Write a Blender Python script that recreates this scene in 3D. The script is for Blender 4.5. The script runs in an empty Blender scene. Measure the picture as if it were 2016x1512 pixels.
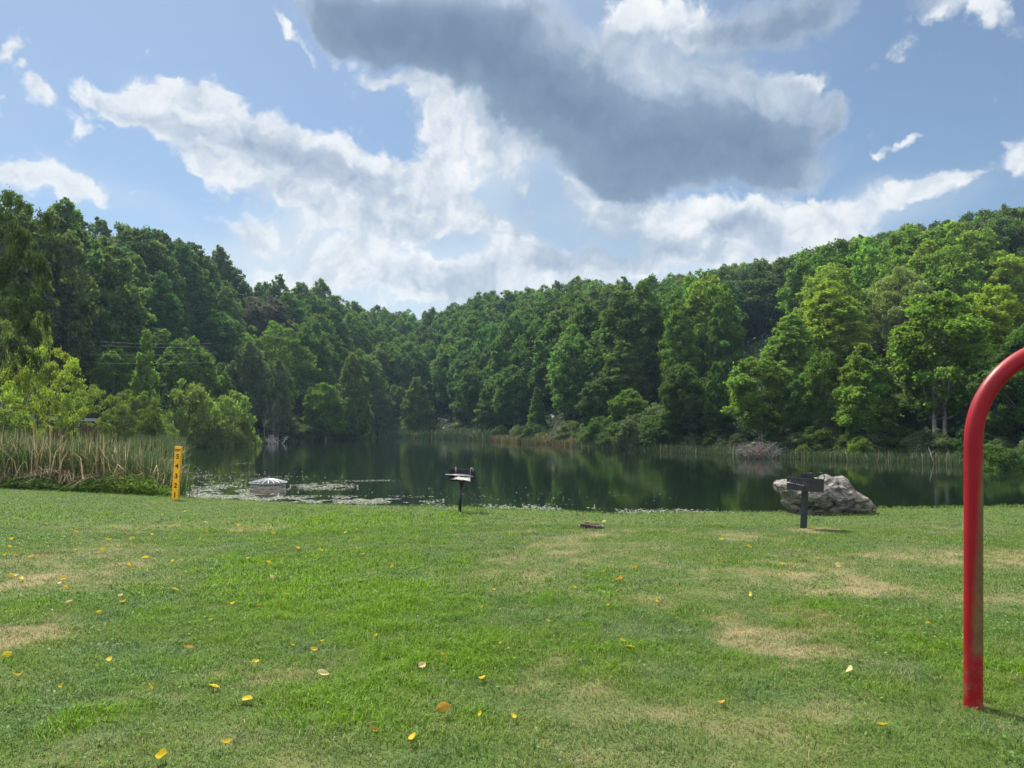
import bpy, bmesh, math, random
import numpy as np
from mathutils import Vector, Matrix, noise as mnoise

scene = bpy.context.scene
COL = scene.collection
R_ = np.random.default_rng(7)
random.seed(7)
F, CX, CY, HZ, CAMZ = 1500.0, 1008.0, 756.0, 840.0, 1.6
PITCH = math.atan((HZ - CY) / F)
WATER = -1.0
HAZE = .00017
EXPO = 1.25

# ------------------------------------------------------------------ helpers
def ray(px, py):
    X, V = (px - CX) / F, (CY - py) / F
    sp, cp = math.sin(PITCH), math.cos(PITCH)
    return np.array([X, cp - V * sp, sp + V * cp])

def at(px, py, Y):
    d = ray(px, py)
    k = Y / d[1]
    return np.array([d[0] * k, Y, CAMZ + d[2] * k])

def tag(o, label=None, cat=None, group=None, kind=None):
    if label: o['label'] = label
    if cat: o['category'] = cat
    if group: o['group'] = group
    if kind: o['kind'] = kind
    return o

def empty(name, loc=(0, 0, 0), rz=0.0):
    o = bpy.data.objects.new(name, None)
    o.empty_display_size = 0.2
    COL.objects.link(o)
    o.location = loc
    o.rotation_euler = (0, 0, rz)
    return o

def link(name, me, mat=None, parent=None):
    o = bpy.data.objects.new(name, me)
    if mat is not None and not me.materials:
        me.materials.append(mat)
    COL.objects.link(o)
    if parent: o.parent = parent
    return o

def mesh_np(name, co, loops, starts, totals, smooth=False, fattr=None, pattr=None):
    me = bpy.data.meshes.new(name)
    co = np.asarray(co, np.float32)
    me.vertices.add(len(co)); me.vertices.foreach_set('co', co.ravel())
    me.loops.add(len(loops)); me.loops.foreach_set('vertex_index', np.asarray(loops, np.int32))
    me.polygons.add(len(starts))
    me.polygons.foreach_set('loop_start', np.asarray(starts, np.int32))
    me.polygons.foreach_set('loop_total', np.asarray(totals, np.int32))
    for k, v in (fattr or {}).items():
        a = me.attributes.new(k, 'FLOAT', 'FACE'); a.data.foreach_set('value', np.asarray(v, np.float32))
    for k, v in (pattr or {}).items():
        a = me.attributes.new(k, 'FLOAT', 'POINT'); a.data.foreach_set('value', np.asarray(v, np.float32))
    me.update(calc_edges=True)
    me.polygons.foreach_set('use_smooth', np.full(len(starts), smooth))
    return me

def quads_mesh(name, V, fattr=None):          # V: n,4,3
    n = len(V)
    return mesh_np(name, V.reshape(-1, 3), np.arange(4 * n), np.arange(n) * 4, np.full(n, 4), False, fattr)

def grid_mesh(name, P, smooth=True, pattr=None, wrap=False):   # P: a,b,3
    a, b = P.shape[:2]
    i = np.arange(a - 1)[:, None]; j = np.arange(b if wrap else b - 1)[None, :]
    j2 = (j + 1) % b
    q = np.stack([i * b + j, i * b + j2, (i + 1) * b + j2, (i + 1) * b + j], -1).reshape(-1, 4)
    n = len(q)
    return mesh_np(name, P.reshape(-1, 3), q.ravel(), np.arange(n) * 4, np.full(n, 4), smooth, None, pattr)

class MB:
    """collects boxes / tubes / quads for one mesh"""
    def __init__(s): s.v, s.f = [], []
    def add(s, v, f):
        o = len(s.v); s.v += [tuple(map(float, p)) for p in v]; s.f += [tuple(o + i for i in q) for q in f]
    def box(s, c, size, rz=0, M=None):
        x, y, z = [d / 2 for d in size]
        vs = [(sx * x, sy * y, sz * z) for sz in (-1, 1) for sx, sy in ((-1, -1), (1, -1), (1, 1), (-1, 1))]
        m = M if M is not None else Matrix.Rotation(rz, 3, 'Z')
        s.add([Vector(c) + m @ Vector(p) for p in vs],
              [(3, 2, 1, 0), (4, 5, 6, 7), (0, 1, 5, 4), (1, 2, 6, 5), (2, 3, 7, 6), (3, 0, 4, 7)])
    def tube(s, pts, rad, n=8, caps=True):
        pts = [Vector(p) for p in pts]
        rad = rad if hasattr(rad, '__len__') else [rad] * len(pts)
        rings, up = [], None
        for k, p in enumerate(pts):
            t = (pts[min(k + 1, len(pts) - 1)] - pts[max(k - 1, 0)]).normalized()
            if up is None:
                up = Vector((0, 0, 1)) if abs(t.z) < .9 else Vector((1, 0, 0))
            a = t.cross(up).normalized(); b = a.cross(t); up = b
            rings.append([p + (a * math.cos(q) + b * math.sin(q)) * rad[k] for q in [2 * math.pi * i / n for i in range(n)]])
        v = [p for r in rings for p in r]; f = []
        for k in range(len(pts) - 1):
            for i in range(n):
                j = (i + 1) % n
                f.append((k * n + i, k * n + j, (k + 1) * n + j, (k + 1) * n + i))
        if caps:
            f.append(tuple(range(n))[::-1]); f.append(tuple(range((len(pts) - 1) * n, len(pts) * n)))
        s.add(v, f)
    def mesh(s, name, smooth=False):
        me = bpy.data.meshes.new(name); me.from_pydata(s.v, [], s.f); me.update()
        if smooth: me.polygons.foreach_set('use_smooth', np.full(len(me.polygons), True))
        return me
    def build(s, name, mat, parent=None, smooth=False, bevel=0):
        o = link(name, s.mesh(name, smooth), mat, parent)
        if bevel:
            m = o.modifiers.new('bevel', 'BEVEL'); m.width = bevel; m.segments = 2; m.limit_method = 'ANGLE'
        return o

def vnoise(x, y, seed=0):
    xi, yi = np.floor(x).astype(np.int64), np.floor(y).astype(np.int64)
    fx, fy = x - xi, y - yi
    fx, fy = fx * fx * (3 - 2 * fx), fy * fy * (3 - 2 * fy)
    def h(a, b):
        n = (a * 374761393 + b * 668265263 + seed * 974634777) & 0x7fffffff
        n = ((n ^ (n >> 13)) * 1274126177) & 0x7fffffff
        return ((n ^ (n >> 16)) & 0xffff) / 65535.0
    return (h(xi, yi) * (1 - fx) + h(xi + 1, yi) * fx) * (1 - fy) + (h(xi, yi + 1) * (1 - fx) + h(xi + 1, yi + 1) * fx) * fy

def fbm(x, y, seed=0, oct=4):
    s, a, t = 0, .5, 0
    for k in range(oct):
        s = s + a * vnoise(x * 2 ** k, y * 2 ** k, seed + k); t += a; a *= .55
    return s / t

def sstep(a, b, x):
    t = np.clip((x - a) / (b - a), 0, 1); return t * t * (3 - 2 * t)

# ------------------------------------------------------------------ terrain
KP = [-800, 0, 345, 600, 900, 1200, 1500, 1750, 2016, 2800]
KE = [30, 26, 24.8, 20.6, 17.9, 16.3, 16.6, 17.4, 17.6, 20]
KZ = [-.5, -.5, -.68, -.46, -.28, -.25, -.24, -.24, -.24, -.24]
HP = [-800, 0, 200, 365, 480, 600, 690, 740, 850, 1000, 1130, 1290, 1440, 1550, 1700, 1850, 2016, 2800]
HH = [60, 68, 78, 105, 125, 137, 165, 184, 180, 136, 106, 85, 74, 66, 61, 57, 49, 40]
FR = [2, 2, 2, 2, 2, 2, 4, 6, 8, 9, 6, 4, 4, 4, 4, 4, 4, 4]       # reed fringe between shore and wood
RP = [-800, 0, 200, 400, 600, 800, 1000, 1200, 1400, 1600, 1800, 2016, 2800]
RR = [140, 150, 160, 190, 230, 300, 270, 240, 230, 210, 190, 170, 140]
SP = [-800, 0, 100, 200, 300, 400, 450, 500, 560, 620, 660, 720, 870, 950, 1030, 1130, 1300, 1400, 1450, 1550, 1600, 1700, 1800, 1900, 2016, 2800]
SY = [380, 408, 422, 442, 464, 472, 500, 540, 528, 540, 575, 602, 604, 578, 566, 548, 552, 536, 522, 508, 494, 466, 446, 428, 408, 380]
PHM = math.radians(50)

def pol(x, y):
    phi = np.arctan2(x, y); r = np.hypot(x, y)
    pc = np.clip(phi, -PHM, PHM)
    ye = r * np.cos(pc)
    return phi, CX + F * np.tan(pc), ye

def treeh(P): return np.interp(P, [-800, 300, 600, 800, 2800], [23, 23, 19, 17, 16])

def terrain(x, y):
    x, y = np.asarray(x, float), np.asarray(y, float)
    phi, P, ye = pol(x, y)
    back = np.clip((np.abs(phi) - PHM) / math.radians(15), 0, 30)
    E = np.interp(P, KP, KE) * (1 + 2.5 * back); ze = np.interp(P, KP, KZ)
    H = np.interp(P, HP, HH); S = H - np.interp(P, HP, FR)
    R = np.interp(P, RP, RR)
    zr = CAMZ + (HZ - np.interp(P, SP, SY)) / F * R - treeh(P)
    H = H + 120 * back; S = S + 120 * back; R = R + 160 * back
    zl = ze * (np.clip(ye, 0, None) / E) ** 1.5
    zl = zl + .05 * (fbm(x * .35, y * .35, 3, 3) - .5) * np.clip(ye / 6, 0, 1)
    m = 1 - sstep(352, 388, P + 30 * (fbm(ye * .15, P * 0, 9) - .5))
    low = m * -.9 + (1 - m) * -2.2
    zb = np.where(ye < E, zl, low + (zl - low) * (1 - sstep(0, 2.6, ye - E)))
    zs = zb + (-.75 - zb) * sstep(-1.5, 3, ye - S)
    t = np.clip((ye - H) / (R - H), 0, 1)
    zh = zs + (zr + .75) * t ** .95 - .12 * np.clip(ye - R, 0, None)
    return np.maximum(zh, -2.8)

def ground_at(px, py):
    d = ray(px, py)
    Y = np.geomspace(2.5, 250, 4000)
    k = Y / d[1]
    z = CAMZ + d[2] * k
    hit = np.nonzero(z < terrain(d[0] * k, Y))[0]
    i = hit[0] if len(hit) else -1
    return np.array([d[0] * k[i], Y[i], float(terrain(d[0] * k[i], Y[i]))])

# ------------------------------------------------------------------ node helpers
class NT:
    def __init__(s, tree): s.t = tree; s.n = tree.nodes; s.l = tree.links
    def new(s, typ, **kw):
        n = s.n.new(typ)
        for k, v in kw.items(): setattr(n, k, v)
        return n
    def put(s, sock, v):
        if isinstance(v, bpy.types.NodeSocket): s.l.new(v, sock)
        elif v is not None: sock.default_value = v
    def math(s, op, a, b=None, c=None, clamp=False):
        n = s.new('ShaderNodeMath', operation=op, use_clamp=clamp)
        for i, v in enumerate((a, b, c)):
            if v is not None: s.put(n.inputs[i], v)
        return n.outputs[0]
    def vec(s, op, a, b=None, scale=None):
        n = s.new('ShaderNodeVectorMath', operation=op)
        s.put(n.inputs[0], a)
        if b is not None: s.put(n.inputs[1], b)
        if scale is not None: s.put(n.inputs['Scale'], scale)
        return n.outputs['Value'] if op in ('LENGTH', 'DOT_PRODUCT') else n.outputs[0]
    def noise(s, v, scale, detail=4, rough=.5, dist=0, typ=None, out='Fac'):
        n = s.new('ShaderNodeTexNoise')
        if typ: n.noise_type = typ
        if v is not None: s.put(n.inputs['Vector'], v)
        s.put(n.inputs['Scale'], scale); s.put(n.inputs['Detail'], detail); s.put(n.inputs['Roughness'], rough); s.put(n.inputs['Distortion'], dist)
        return n.outputs[out]
    def mapr(s, v, a, b, c=0., d=1., smooth=True):
        n = s.new('ShaderNodeMapRange', interpolation_type='SMOOTHSTEP' if smooth else 'LINEAR')
        s.put(n.inputs[0], v)
        for i, q in enumerate((a, b, c, d)): s.put(n.inputs[i + 1], q)
        return n.outputs[0]
    def mix(s, f, a, b, typ='MIX'):
        n = s.new('ShaderNodeMix', data_type='RGBA', blend_type=typ)
        s.put(n.inputs[0], f); s.put(n.inputs[6], a); s.put(n.inputs[7], b)
        return n.outputs[2]
    def ramp(s, f, stops):
        n = s.new('ShaderNodeValToRGB'); e = n.color_ramp.elements
        while len(e) < len(stops): e.new(.5)
        for el, (p, c) in zip(e, stops): el.position = p; el.color = c if len(c) == 4 else (*c, 1)
        s.put(n.inputs[0], f); return n.outputs[0]
    def attr(s, name, out='Fac'):
        n = s.new('ShaderNodeAttribute', attribute_name=name); return n.outputs[out]

def C4(r, g, b): return (r, g, b, 1)

def new_mat(name):
    m = bpy.data.materials.new(name); m.use_nodes = True
    nt = NT(m.node_tree); nt.n.clear()
    out = nt.new('ShaderNodeOutputMaterial')
    return m, nt, out

def principled(nt, out, color, rough=.6, metallic=0, spec=.5, normal=None):
    b = nt.new('ShaderNodeBsdfPrincipled')
    nt.put(b.inputs['Base Color'], color); nt.put(b.inputs['Roughness'], rough); nt.put(b.inputs['Metallic'], metallic)
    nt.put(b.inputs['Specular IOR Level'], spec)
    if normal is not None: nt.put(b.inputs['Normal'], normal)
    nt.l.new(b.outputs[0], out.inputs[0]); return b

def bump(nt, h, strength=.4, dist=.02):
    n = nt.new('ShaderNodeBump'); nt.put(n.inputs['Height'], h)
    n.inputs['Strength'].default_value = strength; n.inputs['Distance'].default_value = dist
    return n.outputs[0]

def objco(nt): return nt.new('ShaderNodeTexCoord').outputs['Object']

def noisy_mat(name, c1, c2, scale=8, rough=.7, bstr=.3, bdist=.01, detail=6, metallic=0, c3=None, spec=.4):
    m, nt, out = new_mat(name); v = objco(nt)
    n = nt.noise(v, scale, detail, .6)
    stops = [(.3, c1), (.7, c2)] if c3 is None else [(.28, c1), (.5, c2), (.72, c3)]
    col = nt.ramp(n, stops)
    principled(nt, out, col, rough, metallic, spec, bump(nt, nt.noise(v, scale * 3, 4), bstr, bdist))
    return m

def leaf_shader(nt, out, col, trans=.35, rough=.55, tcol=None):
    b = nt.new('ShaderNodeBsdfPrincipled'); nt.put(b.inputs['Base Color'], col)
    b.inputs['Roughness'].default_value = rough; b.inputs['Specular IOR Level'].default_value = .10
    t = nt.new('ShaderNodeBsdfTranslucent'); nt.put(t.inputs[0], tcol if tcol is not None else col)
    mx = nt.new('ShaderNodeMixShader'); mx.inputs[0].default_value = trans
    nt.l.new(b.outputs[0], mx.inputs[1]); nt.l.new(t.outputs[0], mx.inputs[2]); nt.l.new(mx.outputs[0], out.inputs[0])

def make_leaf_mat(name, trans=.42):
    """leaf colour = the tree's own object colour, varied leaf by leaf and bough by bough"""
    m, nt, out = new_mat(name)
    oc = nt.new('ShaderNodeObjectInfo').outputs['Color']
    h = nt.new('ShaderNodeHueSaturation')
    nt.put(h.inputs['Color'], oc)
    nt.put(h.inputs['Value'], nt.math('MULTIPLY', nt.mapr(nt.attr('rnd'), 0, 1, .7, 1.3, False), nt.mapr(nt.attr('clump'), 0, 1, .75, 1.25, False)))
    nt.put(h.inputs['Hue'], nt.mapr(nt.attr('clump'), 0, 1, .488, .512, False))
    tc = nt.mix(1., h.outputs[0], C4(1.5, 1.55, .75), 'MULTIPLY')
    leaf_shader(nt, out, h.outputs[0], trans, .65, tc)
    return m

# ------------------------------------------------------------------ materials
M = {}
M['leaf'] = make_leaf_mat('tree_leaves')
M['bark'] = noisy_mat('bark', (.06, .05, .04), (.17, .15, .13), 5, .9, .6, .05)
M['pale_bark'] = noisy_mat('pale_bark', (.16, .15, .13), (.38, .36, .33), 4, .85, .5, .03)
M['dead_wood'] = noisy_mat('dead_wood', (.12, .105, .09), (.30, .28, .26), 6, .9, .4, .02)
M['white_wood'] = noisy_mat('bleached_wood', (.4, .38, .34), (.72, .7, .66), 6, .8, .3, .01)
M['rust_leaf'] = noisy_mat('dead_leaves', (.14, .06, .03), (.30, .13, .07), 5, .8)

# ------------------------------------------------------------------ tree prototypes
def unit(v): return v / np.maximum(np.linalg.norm(v, axis=-1, keepdims=True), 1e-9)

PROF = {
    'oval':  lambda t: np.sqrt(np.clip(1 - ((t - .42) / .60) ** 2, .02, 1)),
    'tall':  lambda t: np.clip(np.sin(np.pi * (t * .82 + .16)) ** .6, .05, 1) * (1 - .35 * t),
    'cone':  lambda t: np.clip(1.05 * (1 - t) ** .75, .04, 1) * np.clip(.55 + t * 4, 0, 1),
    'round': lambda t: np.sqrt(np.clip(1 - ((t - .5) / .52) ** 2, .03, 1)),
    'dome':  lambda t: np.sqrt(np.clip(1 - (t * .98) ** 2.2, .04, 1)),
    'vase':  lambda t: np.clip(.45 + .75 * np.sin(np.pi * np.clip(t * .9 + .02, 0, 1)), .1, 1) * np.where(t > .8, np.sqrt(np.clip(1 - ((t - .8) / .22) ** 2, .02, 1)), 1),
}

def make_crown(seed, shape, H, W, base, nl, lr, n, ls, asp=.6, flat=.65, fine=0., up=.12, ragged=.25, layers=0, fill=.12):
    g = np.random.default_rng(seed)
    prof = PROF[shape]
    tt = np.linspace(0, 1, 200); w = prof(tt) ** 1.3 + .05; cw = np.cumsum(w); cw /= cw[-1]
    t = np.interp((np.arange(nl) + g.random(nl)) / nl, cw, tt)
    if layers: t = np.clip((np.round(t * layers) + g.normal(0, .12, nl)) / layers, 0, 1)
    ang = np.arange(nl) * 2.39996 + g.normal(0, .5, nl)
    az = 1 + ragged * np.sin(ang * 2 + seed) * .6 + g.normal(0, ragged * .35, nl)
    rad = prof(t) * W / 2 * np.clip(az, .5, 1.35)
    rl = lr * (.55 + .8 * g.random(nl)) * (.55 + .45 * prof(t))
    rho = np.clip(rad - rl * .6, 0, None) * np.sqrt(.25 + .75 * g.random(nl))
    z = base + t * (H - base - rl * flat * .7)
    c = np.stack([rho * np.cos(ang), rho * np.sin(ang), z], -1)
    p = rl ** 2; k = g.choice(nl, n, p=p / p.sum())
    out = unit(np.stack([np.cos(ang), np.sin(ang), np.zeros(nl)], -1))
    d = unit(unit(g.normal(size=(n, 3))) + out[k] * .45 * (rho[k] > .1)[:, None] + np.array([0, 0, up]))
    lump = .8 + .35 * np.sin(d[:, 0] * 5 + k) * np.sin(d[:, 1] * 5 + k * 1.7) * np.sin(d[:, 2] * 4 + k * .6)
    r = rl[k] * (.45 + .6 * np.sqrt(g.random(n))) * lump
    r *= np.where(g.random(n) < .06, 1.25 + .3 * g.random(n), 1)
    pos = c[k] + d * r[:, None] * np.array([1, 1, flat])
    nr = unit(d * .55 + unit(g.normal(size=(n, 3))) * .75 + np.array([0, 0, .25]))
    t1 = unit(np.cross(nr, g.normal(size=(n, 3))))
    if fine: t1 = unit(t1 + np.array([0, 0, -fine])); nr = unit(np.cross(t1, np.cross(nr, t1)))
    t2 = np.cross(nr, t1)
    s = ls * (.6 + .8 * g.random(n))
    a, b = t1 * s[:, None], t2 * (s * asp)[:, None]
    sag = nr * (s * .25)[:, None]
    V = np.stack([pos - a - sag, pos - b + a * .1, pos + a - sag, pos + b + a * .1], 1)
    cl = g.random(nl)
    me = quads_mesh('crown', V, {'rnd': g.random(n), 'clump': cl[k]})
    me.materials.append(M['leaf'])
    return me, c

def make_trunk(seed, H, base, c, r0, nlimb=12, mat='bark', top=.82, lean=.03, multi=1):
    g = random.Random(seed)
    mb = MB()
    for s in range(multi):
        ox, oy = (0, 0) if multi == 1 else (g.uniform(-.5, .5), g.uniform(-.4, .4))
        lx, ly = g.uniform(-lean, lean) * H, g.uniform(-lean, lean) * H
        N = 9
        pts = [(ox + lx * (i / (N - 1)) ** 1.3 + g.uniform(-.004, .004) * H, oy + ly * (i / (N - 1)) + g.uniform(-.004, .004) * H, -.3 + (H * top + .3) * i / (N - 1)) for i in range(N)]
        rad = [r0 * (1.35 if i == 0 else 1) * (1 - .85 * i / (N - 1)) for i in range(N)]
        mb.tube(pts, rad, 7)
        idx = list(range(len(c))); g.shuffle(idx)
        for q in idx[:nlimb]:
            e = c[q]
            zz = max(base * .75, e[2] - np.hypot(e[0], e[1]) * .7 - .1 * H)
            f = min(max((zz + .3) / (H * top + .3), .05), .97) * (N - 1)
            i = int(f); p0 = Vector(pts[i]).lerp(Vector(pts[min(i + 1, N - 1)]), f - i)
            e = Vector(e); mid = p0.lerp(e, .5) + Vector((g.uniform(-.03, .03) * H, g.uniform(-.03, .03) * H, -.02 * H))
            rr = rad[i] * .45
            mb.tube([p0, mid, e], [rr, rr * .6, rr * .2], 5)
    me = mb.mesh('trunk', True); me.materials.append(M[mat]); return me

PROTO = {}
def proto(key, seed, shape, H, W, base, nl, lr, n, ls, r0=.2, nlimb=12, mat='bark', top=.82, multi=1, lean=.03, **kw):
    cr, c = make_crown(seed, shape, H, W, base, nl, lr, n, ls, **kw)
    tr = make_trunk(seed, H, base, c, r0, nlimb, mat, top, lean, multi)
    PROTO.setdefault(key, []).append((cr, tr, H, W))

for s in range(5):
    proto('forest', 10 + s, ('oval', 'round', 'oval', 'dome', 'tall')[s], 17, 9.6, 1.6, 165, 1.2, 19000, .23, .24, ragged=.3, flat=.85)
for s in range(3):
    proto('poplar', 30 + s, 'tall', 23, 11, 2.5, 230, 1.25, 26000, .25, .3, ragged=.28, flat=.9)
for s in range(2):
    proto('oak', 40 + s, 'round', 15, 12, 2, 140, 1.35, 20000, .24, .3, ragged=.35, flat=.75)
for s in range(2):
    proto('cone', 50 + s, 'cone', 13, 5.6, .8, 90, .95, 12000, .2, .14, ragged=.15, flat=.85)
for s in range(3):
    proto('shrub', 60 + s, 'dome', 6, 7.5, .2, 40, 1.25, 9000, .19, .1, nlimb=10, top=.6, fine=.3, asp=.42)
for s in range(2):
    proto('airy', 70 + s, 'vase', 8, 9, .8, 95, .85, 15000, .13, .12, nlimb=40, flat=.5, asp=.4, ragged=.4, fine=.2, top=.7)
for s in range(2):
    proto('broad', 80 + s, 'dome', 14, 15, 1.5, 95, 1.8, 20000, .25, .3, flat=.6, ragged=.3, asp=.45)
for s in range(5):
    proto('edge', 90 + s, ('oval', 'round', 'tall', 'oval', 'round')[s], 15, 8, 3.3, 130, 1.05, 32000, .16, .17, nlimb=22, mat='pale_bark', ragged=.32, flat=.85, multi=(1, 2, 1, 2, 1)[s])
for s in range(2):
    proto('locust', 100 + s, 'vase', 15, 12, 3.5, 130, 1.0, 30000, .15, .22, nlimb=50, flat=.6, asp=.38, ragged=.5, fine=.15)

COUNT = {}
def plant(kind, x, y, h, w, color, label, cat='tree', group=None, name='tree', var=None, sink=.15, rz=None):
    L = PROTO[kind]
    k = COUNT.get(kind, 0); COUNT[kind] = k + 1
    cr, tr, H0, W0 = L[(k if var is None else var) % len(L)]
    z = float(terrain(x, y)) - sink
    o = empty(name, (x, y, z), random.uniform(0, 6.28) if rz is None else rz)
    o.scale = (w / W0, w / W0, h / H0)
    tag(o, label, cat, group)
    a = link('trunk', tr, None, o); b = link('crown', cr, None, o)
    b.color = (*[min(.3, q * e) for q, e in zip(color, (1.8, 1.58, 1.38))], 1)
    return o


# hero trees: px, top py, crown width px, depth, kind, colour, label, name
GRN = dict(dark=(.032, .056, .023), mid=(.040, .085, .026), deep=(.034, .066, .022), bright=(.072, .132, .028), yellow=(.104, .160, .026),
           olive=(.056, .090, .028), grey=(.055, .088, .050), lime=(.122, .182, .036), soft=(.085, .135, .040), purple=(.042, .048, .042), locust=(.055, .105, .026),
           silver=(.105, .150, .060), leafy=(.055, .105, .024))
HERO = [
 (-45, 352, 210, 42, 'locust', 'dark', 'dark feathery-leaved tree cut off by the left edge of the view', 'locust_tree'),
 (35, 590, 100, 58, 'airy', 'soft', 'pale green tree with grey twigs, behind the yellow-green tree by the reeds', 'deciduous_tree'),
 (75, 676, 145, 50, 'airy', 'lime', 'bright yellow-green small tree behind the cattails, spreading dark limbs', 'young_tree'),
 (20, 790, 130, 44, 'shrub', 'soft', 'low soft green bush at the left edge behind the cattails', 'shrub'),
 (165, 752, 130, 56, 'airy', 'soft', 'soft grey-green bush with fine leaves, right of the yellow-green tree', 'shrub'),
 (262, 764, 120, 66, 'airy', 'olive', 'olive-yellow bush in front of the cone-shaped tree', 'shrub'),
 (222, 684, 85, 92, 'edge', 'leafy', 'bushy green tree just left of the cone-shaped tree', 'deciduous_tree'),
 (283, 638, 76, 88, 'cone', 'bright', 'single cone-shaped light green tree standing above the left bank bushes', 'cone_tree'),
 (365, 664, 110, 108, 'forest', 'locust', 'rounded olive-green tree right of the cone-shaped tree', 'deciduous_tree'),
 (372, 742, 125, 98, 'shrub', 'soft', 'large rounded willow bush on the left bank, taller of the two beside the pond', 'willow_bush'),
 (452, 762, 120, 104, 'shrub', 'soft', 'rounded willow bush hanging over the pond, lower and right of its taller twin', 'willow_bush'),
 (312, 808, 70, 90, 'shrub', 'soft', 'small pale bush between the reeds and the large willow bush', 'shrub'),
 (418, 832, 60, 100, 'shrub', 'soft', 'small pale bush at the foot of the two willow bushes', 'shrub'),
 (490, 668, 80, 124, 'edge', 'grey', 'slender grey-green tree behind the willow bushes', 'deciduous_tree'),
 (548, 706, 60, 126, 'edge', 'grey', 'narrow grey-green tree above the bleached fallen branch', 'deciduous_tree'),
 (540, 628, 180, 152, 'broad', 'locust', 'wide flat-topped fresh green tree above the left bank', 'spreading_tree'),
 (420, 610, 120, 146, 'forest', 'mid', 'layered green tree left of the dark purplish tree', 'deciduous_tree'),
 (520, 582, 135, 182, 'oak', 'purple', 'dark purplish-grey tree standing out in the green left hillside', 'purple_leaved_tree'),
 (638, 752, 95, 140, 'edge', 'leafy', 'bushy green tree at the water beside the far left cove', 'deciduous_tree'),
 (692, 692, 85, 152, 'forest', 'olive', 'tree with yellowing crown above the far left cove', 'deciduous_tree'),
 (748, 768, 60, 182, 'forest', 'grey', 'small grey-green tree at the head of the pond cove', 'deciduous_tree'),
 (820, 740, 70, 182, 'forest', 'olive', 'dull olive tree behind the reeds at the far end of the pond', 'deciduous_tree'),
 (1056, 760, 44, 128, 'cone', 'leafy', 'small pointed light green tree at the far shore, right of the reeds', 'cone_tree'),
 (1180, 745, 90, 108, 'forest', 'deep', 'dark layered tree overhanging the far right shore', 'deciduous_tree'),
 (1240, 765, 80, 96, 'edge', 'leafy', 'light-crowned tree leaning over the water left of the two tall green trees', 'deciduous_tree'),
 (1338, 586, 100, 104, 'poplar', 'leafy', 'tall pointed green tree, left of a matching pair on the right hillside', 'deciduous_tree'),
 (1428, 556, 84, 108, 'poplar', 'leafy', 'tall pointed green tree, right and taller of a matching pair on the right hillside', 'deciduous_tree'),
 (1345, 712, 110, 82, 'edge', 'deep', 'layered green tree at the water below the matching tall pair', 'deciduous_tree'),
 (1412, 712, 80, 79, 'edge', 'mid', 'narrow green tree at the shore left of the brush pile', 'deciduous_tree'),
 (1500, 700, 135, 70, 'edge', 'bright', 'bright green tree with a pale trunk directly behind the brush pile', 'deciduous_tree'),
 (1560, 612, 150, 88, 'poplar', 'bright', 'tall yellow-green tree behind the brush pile shore', 'deciduous_tree'),
 (1585, 742, 80, 67, 'edge', 'mid', 'thin dark-leaved tree with slim trunk right of the brush pile', 'deciduous_tree'),
 (1640, 548, 170, 92, 'poplar', 'yellow', 'tall sunlit yellow-green tree above the shore near the boulder', 'deciduous_tree'),
 (1622, 690, 85, 66, 'edge', 'leafy', 'tree with long bare straight trunk at the shore above the boulder', 'deciduous_tree'),
 (1705, 676, 150, 62, 'edge', 'bright', 'lumpy cone of bright foliage on twin pale trunks right of the boulder', 'deciduous_tree'),
 (1775, 524, 170, 98, 'broad', 'silver', 'silvery light green broad tree high on the right slope', 'spreading_tree'),
 (1855, 572, 215, 60, 'edge', 'bright', 'largest shore tree left of the red pole, pale stems showing beneath', 'deciduous_tree'),
 (1965, 560, 150, 68, 'edge', 'yellow', 'yellowish tree behind the bend of the red pole', 'deciduous_tree'),
 (2030, 640, 170, 52, 'edge', 'mid', 'green tree at the right edge inside the curve of the red pole', 'deciduous_tree'),
 (1985, 500, 120, 110, 'oak', 'yellow', 'yellow-green tree crown on the right slope at the edge of the view', 'deciduous_tree'),
 (1510, 545, 150, 165, 'oak', 'dark', 'very dark rounded tree in the notch of the right ridge', 'oak_tree'),
 (1690, 856, 56, 60, 'shrub', 'bright', 'small bright green bush at the water right of the boulder', 'shrub'),
 (1580, 872, 40, 63, 'shrub', 'olive', 'small olive bush beside the brush pile', 'shrub'),
 (905, 846, 30, 172, 'shrub', 'soft', 'small round bush among the reeds at the far shore', 'shrub'),
 (1068, 850, 34, 122, 'shrub', 'soft', 'pale little bush in the far shore reeds, below the pointed tree', 'shrub'),
 (732, 850, 20, 176, 'shrub', 'yellow', 'tiny yellow-green bush at the left end of the far reeds', 'shrub'),
 (1960, 870, 110, 46, 'shrub', 'mid', 'green bush at the water behind the red pole', 'shrub'),
]
NAMEK = {}
items = []
for (px, tp, wp, Y, kind, c, label, nm) in HERO:
    x = at(px, HZ, Y)[0]
    zt = at(px, tp, Y)[2]; zb = float(terrain(x, Y)) - .15
    h = max(zt - zb, 1.0)
    items.append(dict(x=x, y=Y, h=h, w=wp / F * Y, kind=kind, c=GRN[c], label=label, name=nm, hero=True,
                      cat='shrub' if ('shrub' in nm or 'bush' in nm) else 'tree'))

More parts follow.
